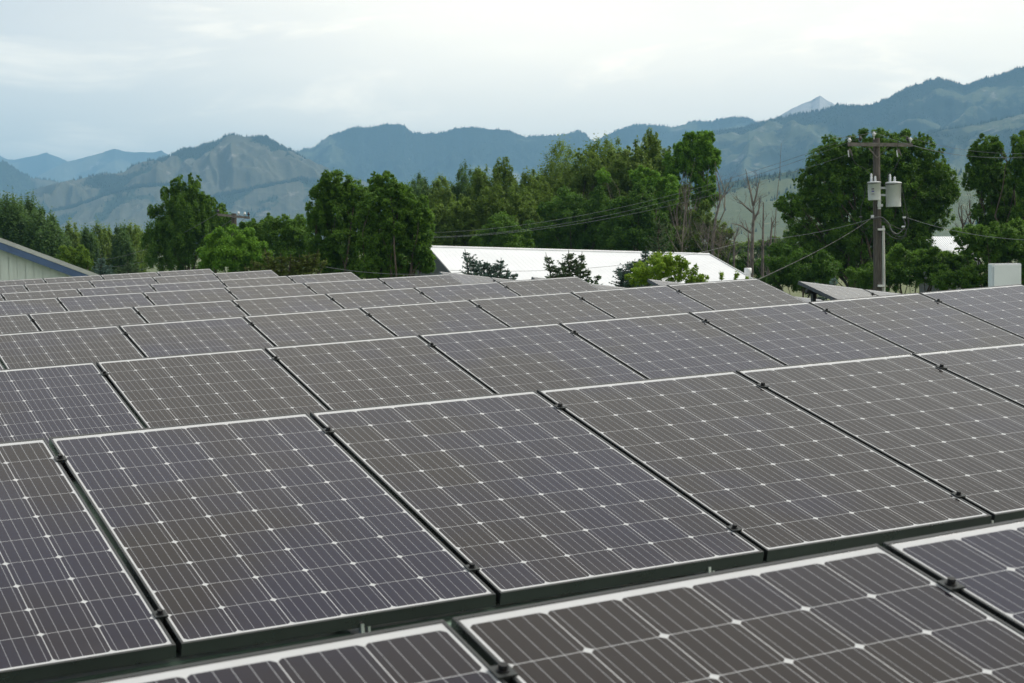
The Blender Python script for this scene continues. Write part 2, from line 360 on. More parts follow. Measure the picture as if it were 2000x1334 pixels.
mountain('mountain', 'long blue ridge with a cliff step in the middle of the skyline',
  [(520, 330), (560, 303), (585, 295), (600, 291), (612, 290), (630, 275), (650, 263), (675, 255), (697, 248), (715, 250), (745, 245), (777, 242), (790, 246), (800, 256), (806, 260), (830, 262), (850, 261), (870, 259), (890, 252), (905, 249), (930, 250), (960, 253), (990, 255), (1010, 262), (1028, 268), (1040, 266), (1080, 265), (1110, 261), (1130, 255), (1142, 262), (1170, 285), (1230, 320)], 7600, DARKM, 61, 0.5, 0.25, wood_bias=0.18, n_trees=8000)
mountain('mountain', 'blue wooded ridge behind the tallest poplars',
  [(1120, 300), (1180, 266), (1220, 250), (1240, 244), (1262, 244), (1290, 246), (1318, 249), (1345, 240), (1365, 237), (1390, 238), (1420, 231), (1445, 229), (1465, 231), (1478, 240), (1510, 256), (1560, 275)], 7900, DARKM, 71, 0.6, wood_bias=0.25, n_trees=4000, cols=260)
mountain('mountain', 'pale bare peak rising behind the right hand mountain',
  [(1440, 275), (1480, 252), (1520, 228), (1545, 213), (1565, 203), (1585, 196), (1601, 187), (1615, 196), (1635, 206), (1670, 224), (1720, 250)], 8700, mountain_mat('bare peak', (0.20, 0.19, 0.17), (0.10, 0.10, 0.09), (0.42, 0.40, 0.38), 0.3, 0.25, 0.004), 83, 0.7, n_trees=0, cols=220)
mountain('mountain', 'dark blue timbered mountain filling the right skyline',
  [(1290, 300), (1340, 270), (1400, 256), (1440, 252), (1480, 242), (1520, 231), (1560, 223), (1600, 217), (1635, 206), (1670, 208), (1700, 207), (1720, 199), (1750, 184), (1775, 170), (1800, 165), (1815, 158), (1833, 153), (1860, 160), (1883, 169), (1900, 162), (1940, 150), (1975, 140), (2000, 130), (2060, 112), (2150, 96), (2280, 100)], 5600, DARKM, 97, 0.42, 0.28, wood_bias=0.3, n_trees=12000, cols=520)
mountain('mountain', 'nearer timbered slope at the right edge',
  [(1700, 300), (1750, 276), (1800, 264), (1850, 253), (1900, 244), (1950, 235), (2000, 222), (2100, 200), (2250, 190)], 4300, DARKM, 101, 0.5, 0.2, wood_bias=0.22, n_trees=6000, cols=280)
mountain('hill', 'green grass foothill between the poplars and the big tree by the pole',
  [(1080, 430), (1180, 402), (1250, 385), (1300, 373), (1390, 361), (1440, 353), (1480, 347), (1540, 335), (1600, 326), (1700, 318), (1800, 322), (1900, 334), (2000, 345), (2150, 360)], 2300, FIELD, 113, 0.3, 0.10, wood_bias=-0.25, n_trees=700, th=(4, 8), cols=320, ridge_trees=False, run_k=7)

# the valley floor, out to the horizon
gm, t = mat_new('valley grass')
tc = t.n('ShaderNodeTexCoord')
ga = t.noise(tc.outputs['Object'], 0.004, 4, 0.5); gb = t.noise(tc.outputs['Object'], 1.3, 6, 0.6)
gc = t.mix(t.smooth(ga, 0.4, 0.6), (0.10, 0.13, 0.045), (0.20, 0.19, 0.09)); gc = t.mix(t.math('MULTIPLY', gb, 0.5), gc, (0.05, 0.07, 0.025))
p = t.n('ShaderNodeBsdfPrincipled'); t.l(gc, p.inputs['Base Color']); p.inputs['Roughness'].default_value = 0.95
o_ = t.n('ShaderNodeOutputMaterial'); t.l(p.outputs[0], o_.inputs[0])
gr = MB(); gr.add([(-30000, -30000, 0), (30000, -30000, 0), (30000, 30000, 0), (-30000, 30000, 0)], [(0, 1, 2, 3)])
tag(gr.build('ground', gm), 'flat green valley floor below the trees', 'ground', None, 'structure')

# ------------------------------------------------------------------ the building under the panels
TILT = 0.2650251478; ROW_D = 3.34272806; PITCH = 0.99509293; S0 = 0.24218796; CELL = 0.1585
DY = [-0.0208, -0.0045, 0.0299, 0.0384, -0.0077, -0.0265, -0.0541, 0.0453, 0.02]
DZ = [0.0173, -0.0181, -0.0065, 0.0057, -0.0061, 0.0087, -0.0026, 0.0015, 0]
SL = [0.004, -0.0024, 0.0029, 0.0022, 0.001, -0.0036, -0.0001, 0, 0]
SK = [0.0083, -0.0037, -0.0043, -0.002, 0.0061, 0.002, -0.0004, 0.0002, 0]
DT = [-0.0082, -0.0028, 0.0045, 0.0022, 0.0027, 0.0017, 0, 0, 0]
RIDGE_X, ROOF_Z, EAST_S = 9.6, -0.078, -0.16
Y0, Y1, XW, XE = -7.0, 29.6, -7.0, 24.0
def roof_z(x): return ROOF_Z if x <= RIDGE_X else ROOF_Z + EAST_S * (x - RIDGE_X)
bld = empty('metal_roof_building', lw((RIDGE_X, 11, 0)) * np.array([1, 1, 0]), 'low building whose dark green ribbed metal roof carries the solar panels', 'building')
def bmb(): return MB(bld.location)
for (xa, xb) in ((XW, RIDGE_X), (RIDGE_X, XE)):
    r = bmb()
    # ribbed sheet: pans with standing seams that run up the slope
    prof = []; y = -0.125 - 0.30388 * 26
    while y < Y1:
        prof += [(y, 0), (y + 0.010, 0.02), (y + 0.026, 0.02), (y + 0.036, 0), (y + 0.16, 0.0), (y + 0.168, 0.005), (y + 0.19, 0.005), (y + 0.198, 0)]; y += 0.30388
    za, zb = roof_z(xa), roof_z(xb)
    V = [lw((xa, yy, za + h)) for yy, h in prof] + [lw((xb, yy, zb + h)) for yy, h in prof]
    k = len(prof); r.add(V, [(i, i + 1, k + i + 1, k + i) for i in range(k - 1)])
    r.build('roof', M['roof_green'], bld)
r = bmb()
for sx_, dz_ in ((-0.16, 0.05), (0.16, 0.05 + EAST_S * 0.16)):
    a0, a1 = (RIDGE_X, ROOF_Z + 0.055), (RIDGE_X + sx_, ROOF_Z + dz_)
    r.add([lw((a0[0], Y0, a0[1])), lw((a1[0], Y0, a1[1])), lw((a1[0], Y1, a1[1])), lw((a0[0], Y1, a0[1]))], [(0, 1, 2, 3)])
r.build('ridge_cap', M['roof_green'], bld)
r = bmb()
c4 = [(XW + .4, Y0 + .3), (XE - .4, Y0 + .3), (XE - .4, Y1 - .3), (XW + .4, Y1 - .3)]
V = []
for x, y in ((XW + .4, Y0 + .3), (RIDGE_X, Y0 + .3), (XE - .4, Y0 + .3), (XE - .4, Y1 - .3), (RIDGE_X, Y1 - .3), (XW + .4, Y1 - .3)):
    p_ = lw((x, y, roof_z(x) - 0.03)); V.append(p_)
V += [np.array([p_[0], p_[1], 0]) for p_ in V]
r.add(V, [(i, (i + 1) % 6, 6 + (i + 1) % 6, 6 + i) for i in range(6)])
r.build('wall', M['wall_tan'], bld)

# ------------------------------------------------------------------ solar panels
PW, PB, PT, LIP, LIE, DEP = 0.979, -0.021, 1.619, 0.0085, 0.012, 0.038
XA = -(PW - 6 * CELL) / 2; XB = XA + PW
def panel_glass_mat():
    mt, t = mat_new('solar cells under glass')
    tc = t.n('ShaderNodeTexCoord'); sp = t.n('ShaderNodeSeparateXYZ'); t.l(tc.outputs['Object'], sp.inputs[0])
    x, y = sp.outputs[0], sp.outputs[1]
    cx, cy = t.math('DIVIDE', x, CELL), t.math('DIVIDE', y, CELL)
    fx, fy = t.math('FRACT', cx), t.math('FRACT', cy)
    dx = t.math('MULTIPLY', t.math('MINIMUM', fx, t.math('SUBTRACT', 1.0, fx)), CELL)
    dy = t.math('MULTIPLY', t.math('MINIMUM', fy, t.math('SUBTRACT', 1.0, fy)), CELL)
    ins = t.math('MULTIPLY', t.math('MULTIPLY', t.math('GREATER_THAN', x, 0.0), t.math('LESS_THAN', x, 6 * CELL)),
                 t.math('MULTIPLY', t.math('GREATER_THAN', y, 0.0), t.math('LESS_THAN', y, 10 * CELL)))
    # pseudo-square cells: straight sides, rounded chamfer at the corners
    ax, ay = t.math('MAXIMUM', t.math('SUBTRACT', 0.0138, dx), 0.0), t.math('MAXIMUM', t.math('SUBTRACT', 0.0138, dy), 0.0)
    rr = t.math('ADD', t.math('POWER', ax, 1.35), t.math('POWER', ay, 1.35))
    chamf = t.math('LESS_THAN', rr, 0.0138 ** 1.35 * 1.0)
    cell = t.math('MULTIPLY', t.math('MULTIPLY', t.math('GREATER_THAN', dx, 0.0011), t.math('GREATER_THAN', dy, 0.0008)), t.math('MULTIPLY', chamf, ins))
    fb = t.math('FRACT', t.math('MULTIPLY', cx, 5.0))
    bus = t.math('MULTIPLY', t.math('LESS_THAN', t.math('ABSOLUTE', t.math('SUBTRACT', fb, 0.5)), 0.00062 / (CELL / 5)), ins)
    # fine printed fingers across the cell
    # each cell has its own slight tint; each panel too
    oi = t.n('ShaderNodeObjectInfo')
    cv = t.n('ShaderNodeCombineXYZ'); t.l(t.math('FLOOR', cx), cv.inputs[0]); t.l(t.math('FLOOR', cy), cv.inputs[1]); t.l(t.math('MULTIPLY', oi.outputs['Random'], 137.0), cv.inputs[2])
    wn = t.n('ShaderNodeTexWhiteNoise', noise_dimensions='3D'); t.l(cv.outputs[0], wn.inputs['Vector'])
    cl = t.n('ShaderNodeCombineXYZ'); t.l(x, cl.inputs[0]); t.l(y, cl.inputs[1]); t.l(t.math('MULTIPLY', oi.outputs['Random'], 61.0), cl.inputs[2])
    drift = t.noise(cl.outputs[0], 1.1, 2, 0.5)
    pv_ = t.math('MULTIPLY', t.math('SUBTRACT', oi.outputs['Random'], 0.5), 0.30)
    bl = t.math('ADD', t.math('ADD', drift, pv_), t.math('MULTIPLY', t.math('SUBTRACT', wn.outputs['Value'], 0.5), 0.10))
    blue = t.smooth(bl, 0.40, 0.70)
    ccol = t.mix(blue, (0.0088, 0.0060, 0.0054), (0.0058, 0.0052, 0.0190))
    spt = t.mix(blue, (0.98, 0.875, 0.86), (0.80, 0.79, 1.0))
    fine = t.noise(tc.outputs['Object'], 900, 1, 0.5)
    ccol = t.mix(t.math('MULTIPLY', fine, 0.15), ccol, (0.03, 0.026, 0.025))
    ccol = t.mix(bus, ccol, (0.30, 0.31, 0.325))
    dirt = t.noise(tc.outputs['Object'], 7, 5, 0.65)
    white = t.mix(dirt, (0.40, 0.41, 0.415), (0.54, 0.55, 0.56))
    white = t.mix(t.math('MULTIPLY', bus, 0.35), white, (0.4, 0.41, 0.43))
    col = t.mix(cell, white, ccol)
    vo = t.n('ShaderNodeTexVoronoi', feature='F1'); t.l(cl.outputs[0], vo.inputs['Vector']); vo.inputs['Scale'].default_value = 5.0
    sc_ = t.n('ShaderNodeSeparateColor'); t.l(vo.outputs['Color'], sc_.inputs[0])
    drop_ = t.math('MULTIPLY', t.math('LESS_THAN', vo.outputs['Distance'], t.math('MULTIPLY', sc_.outputs[1], 0.035)), t.math('GREATER_THAN', sc_.outputs[0], 0.95))
    col = t.mix(t.math('MULTIPLY', drop_, 0.7), col, (0.42, 0.41, 0.38))
    film = t.noise(cl.outputs[0], 2.2, 6, 0.7)
    low_edge = t.smooth(y, 0.10, -0.015)
    col = t.mix(t.math('MULTIPLY', t.math('ADD', t.smooth(film, 0.45, 0.8), t.math('MULTIPLY', low_edge, t.smooth(film, 0.3, 0.7))), 0.03), col, (0.30, 0.27, 0.23))
    p = t.n('ShaderNodeBsdfPrincipled'); t.l(col, p.inputs['Base Color'])
    dust = t.noise(tc.outputs['Object'], 3.0, 6, 0.7)
    t.put(p.inputs['Roughness'], t.smooth(dust, 0.3, 0.75, 0.05, 0.16)); p.inputs['IOR'].default_value = 1.345
    t.l(t.mix(cell, (1, 1, 1), spt), p.inputs['Specular Tint'])
    bp = t.n('ShaderNodeBump'); bp.inputs['Strength'].default_value = 0.012; bp.inputs['Distance'].default_value = 0.02
    t.l(t.noise(tc.outputs['Object'], 11, 2, 0.5), bp.inputs['Height']); t.l(bp.outputs[0], p.inputs['Normal'])
    o = t.n('ShaderNodeOutputMaterial'); t.l(p.outputs[0], o.inputs[0]); return mt
M['cells'] = panel_glass_mat()
# frame mesh, local frame: x across, y up the slope, z off the glass; glass plane at z=0, lip 2 mm proud
fr = MB()
def fbar(x0, x1, y0, y1):
    z0, z1 = -DEP, 0.002
    b = 0.0012
    fr.hexa([(x0, y0, z0), (x1, y0, z0), (x1, y1, z0), (x0, y1, z0), (x0, y0, z1 - b), (x1, y0, z1 - b), (x1, y1, z1 - b), (x0, y1, z1 - b)])
    fr.hexa([(x0 + b * .3, y0 + b * .3, z1 - b + .00005), (x1 - b * .3, y0 + b * .3, z1 - b + .00005), (x1 - b * .3, y1 - b * .3, z1 - b + .00005), (x0 + b * .3, y1 - b * .3, z1 - b + .00005),
             (x0 + b, y0 + b, z1), (x1 - b, y0 + b, z1), (x1 - b, y1 - b, z1), (x0 + b, y1 - b, z1)])
fbar(XA, XB, PB, PB + LIE * .85); fbar(XA, XB, PT - LIE, PT)
fbar(XA, XA + LIP, PB + LIE * .85 + .0003, PT - LIE - .0003); fbar(XB - LIP, XB, PB + LIE * .85 + .0003, PT - LIE - .0003)
frame_me = fr.mesh('frame'); frame_me.materials.append(M['frame'])
gl = MB()
x0, x1, y0, y1 = XA + LIP - .002, XB - LIP + .002, PB + LIP - .002, PT - LIP + .002
gl.hexa([(x0, y0, -.006), (x1, y0, -.006), (x1, y1, -.006), (x0, y1, -.006), (x0, y0, 0), (x1, y0, 0), (x1, y1, 0), (x0, y1, 0)])
glass_me = gl.mesh('glass'); glass_me.materials.append(M['cells'])

def row_frame(r, X):
    """origin and axes (lattice) of the panel plane of row r at lateral position X"""
    a = TILT + DT[r]
    o = np.array([X, r * ROW_D + DY[r] + SK[r] * (X - 4), DZ[r] + SL[r] * (X - 4)])
    ex = np.array([1.0, SK[r], SL[r]]); ex /= np.linalg.norm(ex)
    ey = np.array([0, math.cos(a), math.sin(a)]); ey -= ex * (ex @ ey); ey /= np.linalg.norm(ey)
    return o, ex, ey, np.cross(ex, ey)
EAST_Z = {4: 0.1986, 5: 0.1827, 6: 0.1761, 7: 0.2319}
EAST_N = ['left end', 'second', 'third']
def east_frame(r, k):
    ex = np.array([1.0, 0, EAST_S]); ex /= np.linalg.norm(ex)
    ey = np.array([0, math.cos(TILT), math.sin(TILT)]); ez = np.cross(ex, ey)
    o = np.array([11.148, r * ROW_D, EAST_Z[r] - 1.62 * math.sin(TILT)]) + ex * (k * PITCH)
    return o, ex, ey, ez
def mat4(o, ex, ey, ez):
    mm = Matrix.Identity(4); O = lw(o); X, Y, Z = A_LW @ ex, A_LW @ ey, A_LW @ ez
    for i in range(3): mm[i][0], mm[i][1], mm[i][2], mm[i][3] = X[i], Y[i], Z[i], O[i]
    return mm
ORD = ['nearest', 'second', 'third', 'fourth', 'fifth', 'sixth', 'seventh', 'eighth', 'farthest']
NTH = ['', 'second ', 'third ', 'fourth ', 'fifth ', 'sixth ', 'seventh ', 'eighth ']
NAMED0 = {-1: 'cut by the bottom edge left of centre', 0: 'cut by the bottom edge, widest in view', 1: 'in the lower right corner'}
NAMED1 = {-1: 'cut by the left edge', 0: 'first whole one from the left', 1: 'second whole one from the left', 2: 'third whole one from the left', 3: 'cut by the right edge', 4: 'only a far corner in view'}
def panel_label(r, n):
    if r == 0: return 'solar panel of the nearest row, ' + NAMED0[n]
    if r == 1: return 'solar panel of the second row from the front, ' + NAMED1[n]
    k = 7 - n
    pos = 'at its right end' if k == 0 else NTH[k] + 'from its right end'
    rown = 'farthest row' if r == 8 else ORD[r] + ' row from the front'
    return 'solar panel in the ' + rown + ', ' + pos
ROWS = {0: (-1, 1), 1: (-1, 4), 2: (0, 7), 3: (0, 7), 4: (1, 7), 5: (1, 7), 6: (2, 7), 7: (2, 7), 8: (3, 7)}
def add_panel(mm, label, group):
    root = empty('solar_panel', (0, 0, 0), label, 'solar panel', group); root.matrix_world = mm
    for nm, me in (('frame', frame_me), ('glass', glass_me)):
        c_ = bpy.data.objects.new(nm, me); COL.objects.link(c_); c_.parent = root
    return root
for r, (n0, n1) in ROWS.items():
    for n in range(n0, n1 + 1):
        add_panel(mat4(*row_frame(r, S0 + n * PITCH)), panel_label(r, n), 'solar panels in rows on the near roof slope')
EL = {4: 'nearest the pole', 5: 'below the bright green bush', 6: 'below the dark spruce tips', 7: 'by the dark gable'}
for r in EL:
    for k in range(3 if r != 6 else 3):
        add_panel(mat4(*east_frame(r, k)), ('left end', 'second', 'third')[k] + ' panel of the far slope row ' + EL[r], 'solar panels on the far roof slope')

# racks: rails, legs, clamps and bolts, one rack per row
def rack(r, frame_fn, ks, label, group, pitch=PITCH, gaps=True, foot0=0.15):
    o0, ex, ey, ez = frame_fn(ks[0])
    org = lw(o0); root = empty('panel_rack', org, label, 'mounting rack', group)
    n = len(ks)
    def P(x, y, z): return lw(o0 + ex * x + ey * y + ez * z)
    for yy in (0.16, 1.40):
        b = MB(org); c = P((n * pitch) / 2 - 0.02, yy, -DEP - 0.022)
        b.box(c, A_LW @ ex * (n * pitch / 2 - 0.01), A_LW @ ey * 0.02, A_LW @ ez * 0.02); b.build('rail', M['rail'], root)
    legs = np.arange(foot0, n * pitch - 0.1, 1.22)
    for x in legs:
        for yy, nm in ((0.16, 'front_foot'), (1.40, 'rear_leg')):
            top = o0 + ex * x + ey * yy + ez * (-DEP - 0.044)
            bot = np.array([top[0], top[1], roof_z(top[0])])
            b = MB(org)
            if nm == 'rear_leg':
                b.box((lw(top) + lw(bot)) / 2, A_LW @ ex * 0.022, A_LW[:, 1] * 0.022, (lw(top) - lw(bot)) / 2); b.build(nm, M['rail'], root)
            else:
                b.box((lw(top) + lw(bot)) / 2 , A_LW @ ex * 0.02, A_LW[:, 1] * 0.004, (lw(top) - lw(bot)) / 2)
                fb_ = np.array([bot[0], r * ROW_D - 0.005, roof_z(bot[0]) + 0.004]); 
                b.box(lw(fb_ + np.array([0, 0.09, 0.0])), A_LW @ ex * 0.018, A_LW[:, 1] * 0.10, A_LW[:, 2] * 0.003)
                b.box(lw(fb_ + np.array([0, 0.0, 0.018])), A_LW @ ex * 0.005, A_LW[:, 1] * 0.010, A_LW[:, 2] * 0.016)
                b.box(lw(fb_ + np.array([0.028, 0.02, 0.015])), A_LW @ ex * 0.004 + A_LW[:, 2] * 0.002, A_LW[:, 1] * 0.010, A_LW[:, 2] * 0.014)
                b.build(nm, M['silver'], root)
    for i in range(1, n):
        for yy in (0.165, 1.405):
            xg = i * pitch - (pitch - 6 * CELL) / 2
            b = MB(org); c = P(xg, yy, 0.0045)
            b.box(c, A_LW @ ex * 0.019, A_LW @ ey * 0.02, A_LW @ ez * 0.002)
            b.box(P(xg, yy, -0.02), A_LW @ ex * 0.006, A_LW @ ey * 0.018, A_LW @ ez * 0.022)
            cl = b.build('clamp', M['clamp'], root)
            b = MB(org); b.tube([P(xg, yy, 0.0065), P(xg, yy, 0.0185)], 0.0085, 10, True, False)
            b.tube([P(xg, yy, 0.0065), P(xg, yy, 0.0085)], 0.012, 12, True, False); bo = b.build('bolt', M['bolt'], cl)
    return root
for r, (n0, n1) in ROWS.items():
    rown = 'nearest row' if r == 0 else 'farthest row' if r == 8 else ORD[r] + ' row from the front'
    rack(r, lambda n, r=r: row_frame(r, S0 + n * PITCH), list(range(n0, n1 + 1)), 'dark rails, legs and bolted clamps carrying the ' + rown + ' of panels', 'panel racks on the near slope', foot0=0.55 if r != 1 else 1.52)
for r in EL:
    rack(r, lambda k, r=r: east_frame(r, k), [0, 1, 2], 'dark rails and legs under the far slope row ' + EL[r], 'panel racks on the far slope', foot0=0.1)
# bits under the end of the far-slope row nearest the pole
o4, ex4, ey4, ez4 = east_frame(4, 0)
b = MB(lw(o4)); b.tube([lw(o4 + ex4 * -0.28 + ey4 * s_ + ez4 * h_) for s_, h_ in ((1.0, -0.34), (1.0, -0.22), (1.02, -0.17), (1.10, -0.15))], 0.016, 8)
tag(b.build('conduit_elbow', M['porcelain']), 'white bent conduit end poking up by the open left end of the far slope panels', 'conduit')
b = MB(lw(o4)); b.tube([lw(o4 + ex4 * x_ + ey4 * s_ + ez4 * h_) for x_, s_, h_ in ((0.12, 1.2, -0.06), (0.02, 0.9, -0.2), (-0.02, 0.7, -0.3), (0.05, 0.5, -0.28))], 0.005, 6)
tag(b.build('loose_cable', M['cable']), 'thin black cable hanging under the far slope panels', 'cable')

# flat grey box on a mast beyond the ridge
bx = lw((17.35, 18.0, 0)); base = lw((17.35, 18.15, roof_z(17.35)))
wb = empty('equipment_box', base, 'flat pale grey box with a rounded lid standing behind the right end of a row', 'equipment box')
top, lb = at(1966, 514.5, 24.9), at(1966, 575, 24.9)
exb = SIDE * math.cos(0.12) + HEAD * math.sin(0.12); eyb = np.array([-exb[1], exb[0], 0])
def rbox(mb, c, hx, hy, hz, bev):
    ring = [(-hx + bev, -hz), (hx - bev, -hz), (hx, -hz + bev), (hx, hz - bev), (hx - bev, hz), (-hx + bev, hz), (-hx, hz - bev), (-hx, -hz + bev)]
    V = [c + exb * x - eyb * hy + UP * z for x, z in ring] + [c + exb * x + eyb * hy + UP * z for x, z in ring]
    mb.add(V, [tuple(range(8)), tuple(range(15, 7, -1))] + [(i + 8, (i + 1) % 8 + 8, (i + 1) % 8, i) for i in range(8)])
cb = (top + lb) / 2; hz = np.linalg.norm(top - lb) / 2; hx = 0.226
b = MB(base); rbox(b, cb + eyb * 0.07, hx, 0.07, hz, 0.012); b.build('box_body', M['box_paint'], wb)
b = MB(base); rbox(b, cb - eyb * 0.016 - UP * 0.006, hx - 0.022, 0.0155, hz - 0.02, 0.016); b.build('lid', M['box_paint'], wb)
b = MB(base); b.tube([base, np.array([base[0], base[1], cb[2] - hz + .05])], 0.03, 10); b.build('mast', M['silver'], wb)

# ------------------------------------------------------------------ other buildings
# gabled shed at the left edge
Zs = 58.0
def pg(u, v, dz=0.0): return at(u, v, Zs + dz)
pe = pg(206, 544)
hd = math.atan2(88 - 1000, F_PX)                                      # the shed's long axis points at this bearing
back = (HEAD * math.cos(hd) + SIDE * math.sin(hd)) * 22
lft = -SIDE * math.cos(hd) + HEAD * math.sin(hd)
def pix(p_):
    q = p_ - CAM_P; return 1000 + F_PX * (q @ RIGHT) / (q @ FWD), 667 + F_PX * (q @ DOWN) / (q @ FWD)
run_s = 7.0
pr = pe + lft * run_s
slope_s = min(np.linspace(0.15, 0.6, 400), key=lambda k_: abs((pix(pe + lft * 3.4 + UP * k_ * 3.4)[1] - 544) - (pix(pe + lft * 3.4 + UP * k_ * 3.4)[0] - 206) * (544 - 467) / 206.0))
pr = pr + UP * slope_s * run_s
shed = empty('gabled_shed', pg(0, 540) * np.array([1, 1, 0]), 'pale grey green metal shed gable with blue fascia at the left edge', 'building')
pl_ = pr + (pr - pe) * np.array([1, 1, -1.0])                           # far eave, mirrored
dn = np.array([0, 0, 1.0])
def smb(): return MB(shed.location)
b = smb()   # battened siding
face = [pe, pr, pl_]; alongv = (pl_ - pe) * np.array([1, 1, 0]); Lw = np.linalg.norm(alongv); al = alongv / Lw
nrm = np.array([al[1], -al[0], 0]); nrm = nrm if nrm @ HEAD < 0 else -nrm
def roofline(s): # height of the rake at distance s from the eave
    h = Lw / 2; tt = s / h if s < h else (Lw - s) / h
    return pe[2] + (pr[2] - pe[2]) * tt
inset = 0.35; s = 0.45
while s < Lw - 0.45:
    for (sa, sb, out) in ((s, s + 0.255, 0.0), (s + 0.255, s + 0.275, -0.018)):
        A0, A1 = pe + al * sa, pe + al * sb
        off = -nrm * inset + nrm * out
        za, zb = roofline(sa) - 0.1, roofline(sb) - 0.1
        b.add([np.array([A0[0], A0[1], 0]) + off, np.array([A1[0], A1[1], 0]) + off, np.array([A1[0], A1[1], zb]) + off, np.array([A0[0], A0[1], za]) + off], [(0, 1, 2, 3)])
    s += 0.275
A0, A1 = pe + al * 0.45, pl_ - al * 0.45
for q in (A0, A1):
    q0 = np.array([q[0], q[1], 0]) - nrm * inset; q1 = np.array([q[0], q[1], roofline(0.45) - 0.1]) - nrm * inset
    b.add([q0, q0 + back, q1 + back, q1], [(0, 1, 2, 3)])
b.build('wall', M['wall_green'], shed)
def slab(mb, p0, p1, p2, p3, th):
    n_ = np.cross(p1 - p0, p3 - p0); n_ /= np.linalg.norm(n_); n_ = n_ if n_[2] > 0 else -n_
    mb.hexa([p0 - n_ * th, p1 - n_ * th, p2 - n_ * th, p3 - n_ * th, p0, p1, p2, p3])
for q in (pe, pl_):
    b = smb(); slab(b, q, pr, pr + back, q + back, 0.05); b.build('roof', M['grey_trim'], shed)
for q in (pe, pl_):
    b = smb(); q0, q1 = q + nrm * 0.012 - UP * 0.055, pr + nrm * 0.012 - UP * 0.055
    b.hexa([q0 - UP * .30 - nrm * .06, q1 - UP * .30 - nrm * .06, q1 - UP * .30, q0 - UP * .30, q0 - UP * .055 - nrm * .06, q1 - UP * .055 - nrm * .06, q1 - UP * .055, q0 - UP * .055])
    b.build('fascia', M['blue_trim'], shed)
    b = smb(); q0, q1 = q + nrm * 0.03, pr + nrm * 0.03
    b.hexa([q0 - UP * .10 - nrm * .09, q1 - UP * .10 - nrm * .09, q1 - UP * .10, q0 - UP * .10, q0 + UP * .05 - nrm * .09, q1 + UP * .05 - nrm * .09, q1 + UP * .05, q0 + UP * .05])
    b.build('edge_trim', M['grey_trim'], shed)

# long white-roofed building in the middle
PL, PR, EL_ = at(836, 483, 80), at(1386, 498, 83.2), at(905, 562, 71.2)
nn = np.cross(PR - PL, EL_ - PL); nn /= np.linalg.norm(nn)
def on_plane(u, v):
    d_ = at(u, v, 1.0) - CAM_P; return CAM_P + d_ * ((PL - CAM_P) @ nn) / (d_ @ nn)
ER = on_plane(1515, 571)
wbld = empty('white_roof_building', ((PL + PR) / 2) * np.array([1, 1, 0]), 'long low building with a bright white ribbed metal roof in front of the trees', 'building')
def wmb(): return MB(wbld.location)
ew = EL_ - PL; axis = (PR - PL) / np.linalg.norm(PR - PL)
def mirror(e_):   # the far eave: same drop, opposite run from the ridge
    r_ = PL if np.linalg.norm(e_ - EL_) < .01 else PR
    return np.array([2 * r_[0] - e_[0], 2 * r_[1] - e_[1], e_[2]])
def ribbed(mb, R0, R1, E0, E1, n, hgt):
    n_ = np.cross(R1 - R0, E0 - R0); n_ /= np.linalg.norm(n_); n_ = n_ if n_[2] > 0 else -n_
    V0, V1 = [], []
    for k in range(n):
        for s_, h_ in ((0, 0), (.06, hgt), (.14, hgt), (.20, 0)):
            f_ = (k + s_) / n; V0.append(R0 + (R1 - R0) * f_ + n_ * h_); V1.append(E0 + (E1 - E0) * f_ + n_ * h_)
    V0.append(R1); V1.append(E1); k = len(V0)
    mb.add(V0 + V1, [(i, i + 1, k + i + 1, k + i) for i in range(k - 1)])
b = wmb(); ribbed(b, PL, PR, EL_, ER, 60, 0.005); b.build('roof', M['roof_white'], wbld)
b = wmb(); ribbed(b, PL, PR, mirror(EL_), mirror(ER), 52, 0.03); b.build('roof', M['roof_white'], wbld)
b = wmb(); b.tube([PL + UP * .02, PR + UP * .02], 0.07, 8); b.build('ridge_cap', M['white_trim'], wbld)
b = wmb()
g0, g1, g2 = EL_ + axis * .25, PL + axis * .25, mirror(EL_) + axis * .25
for tri in ((g0, g1, g2), (ER - axis * .25, PR - axis * .25, mirror(ER) - axis * .25)):
    q = [p_ - UP * .12 for p_ in tri]
    b.add([np.array([q[0][0], q[0][1], 0]), q[0], q[1], q[2], np.array([q[2][0], q[2][1], 0])], [(0, 1, 2, 3, 4)])
b.build('gable_wall', M['wall_dark'], wbld)
b = wmb()
for e0, e1 in ((EL_, ER), (mirror(EL_), mirror(ER))):
    off = (PL - e0) * np.array([1, 1, 0]); off = off / np.linalg.norm(off) * .4
    a0, a1 = e0 + off - UP * .15 + axis * .3, e1 + off - UP * .15 - axis * .3
    b.add([np.array([a0[0], a0[1], 0]), np.array([a1[0], a1[1], 0]), a1, a0], [(0, 1, 2, 3)])
b.build('wall', M['wall_tan'], wbld)
for r0, e0 in ((PL, EL_), (PR, ER)):
    b = wmb(); e0_ = e0; n_ = np.cross(PR - PL, ew); n_ /= np.linalg.norm(n_); n_ = n_ if n_[2] > 0 else -n_
    sgn = -1 if r0 is PL else 1
    b.box((r0 + e0) / 2 + axis * sgn * .02 - n_ * .03, axis * .03, (e0 - r0) / 2, n_ * .07); b.build('rake_trim', M['grey_trim'] if r0 is PR else M['wall_dark'], wbld)
vp = on_plane(1461, 552)
b = wmb(); b.lathe(vp - UP * .3, [(0, .13), (.72, .13), (.73, .17), (.95, .17), (.97, .12)], 14); b.build('vent_pipe', M['white_trim'], wbld)

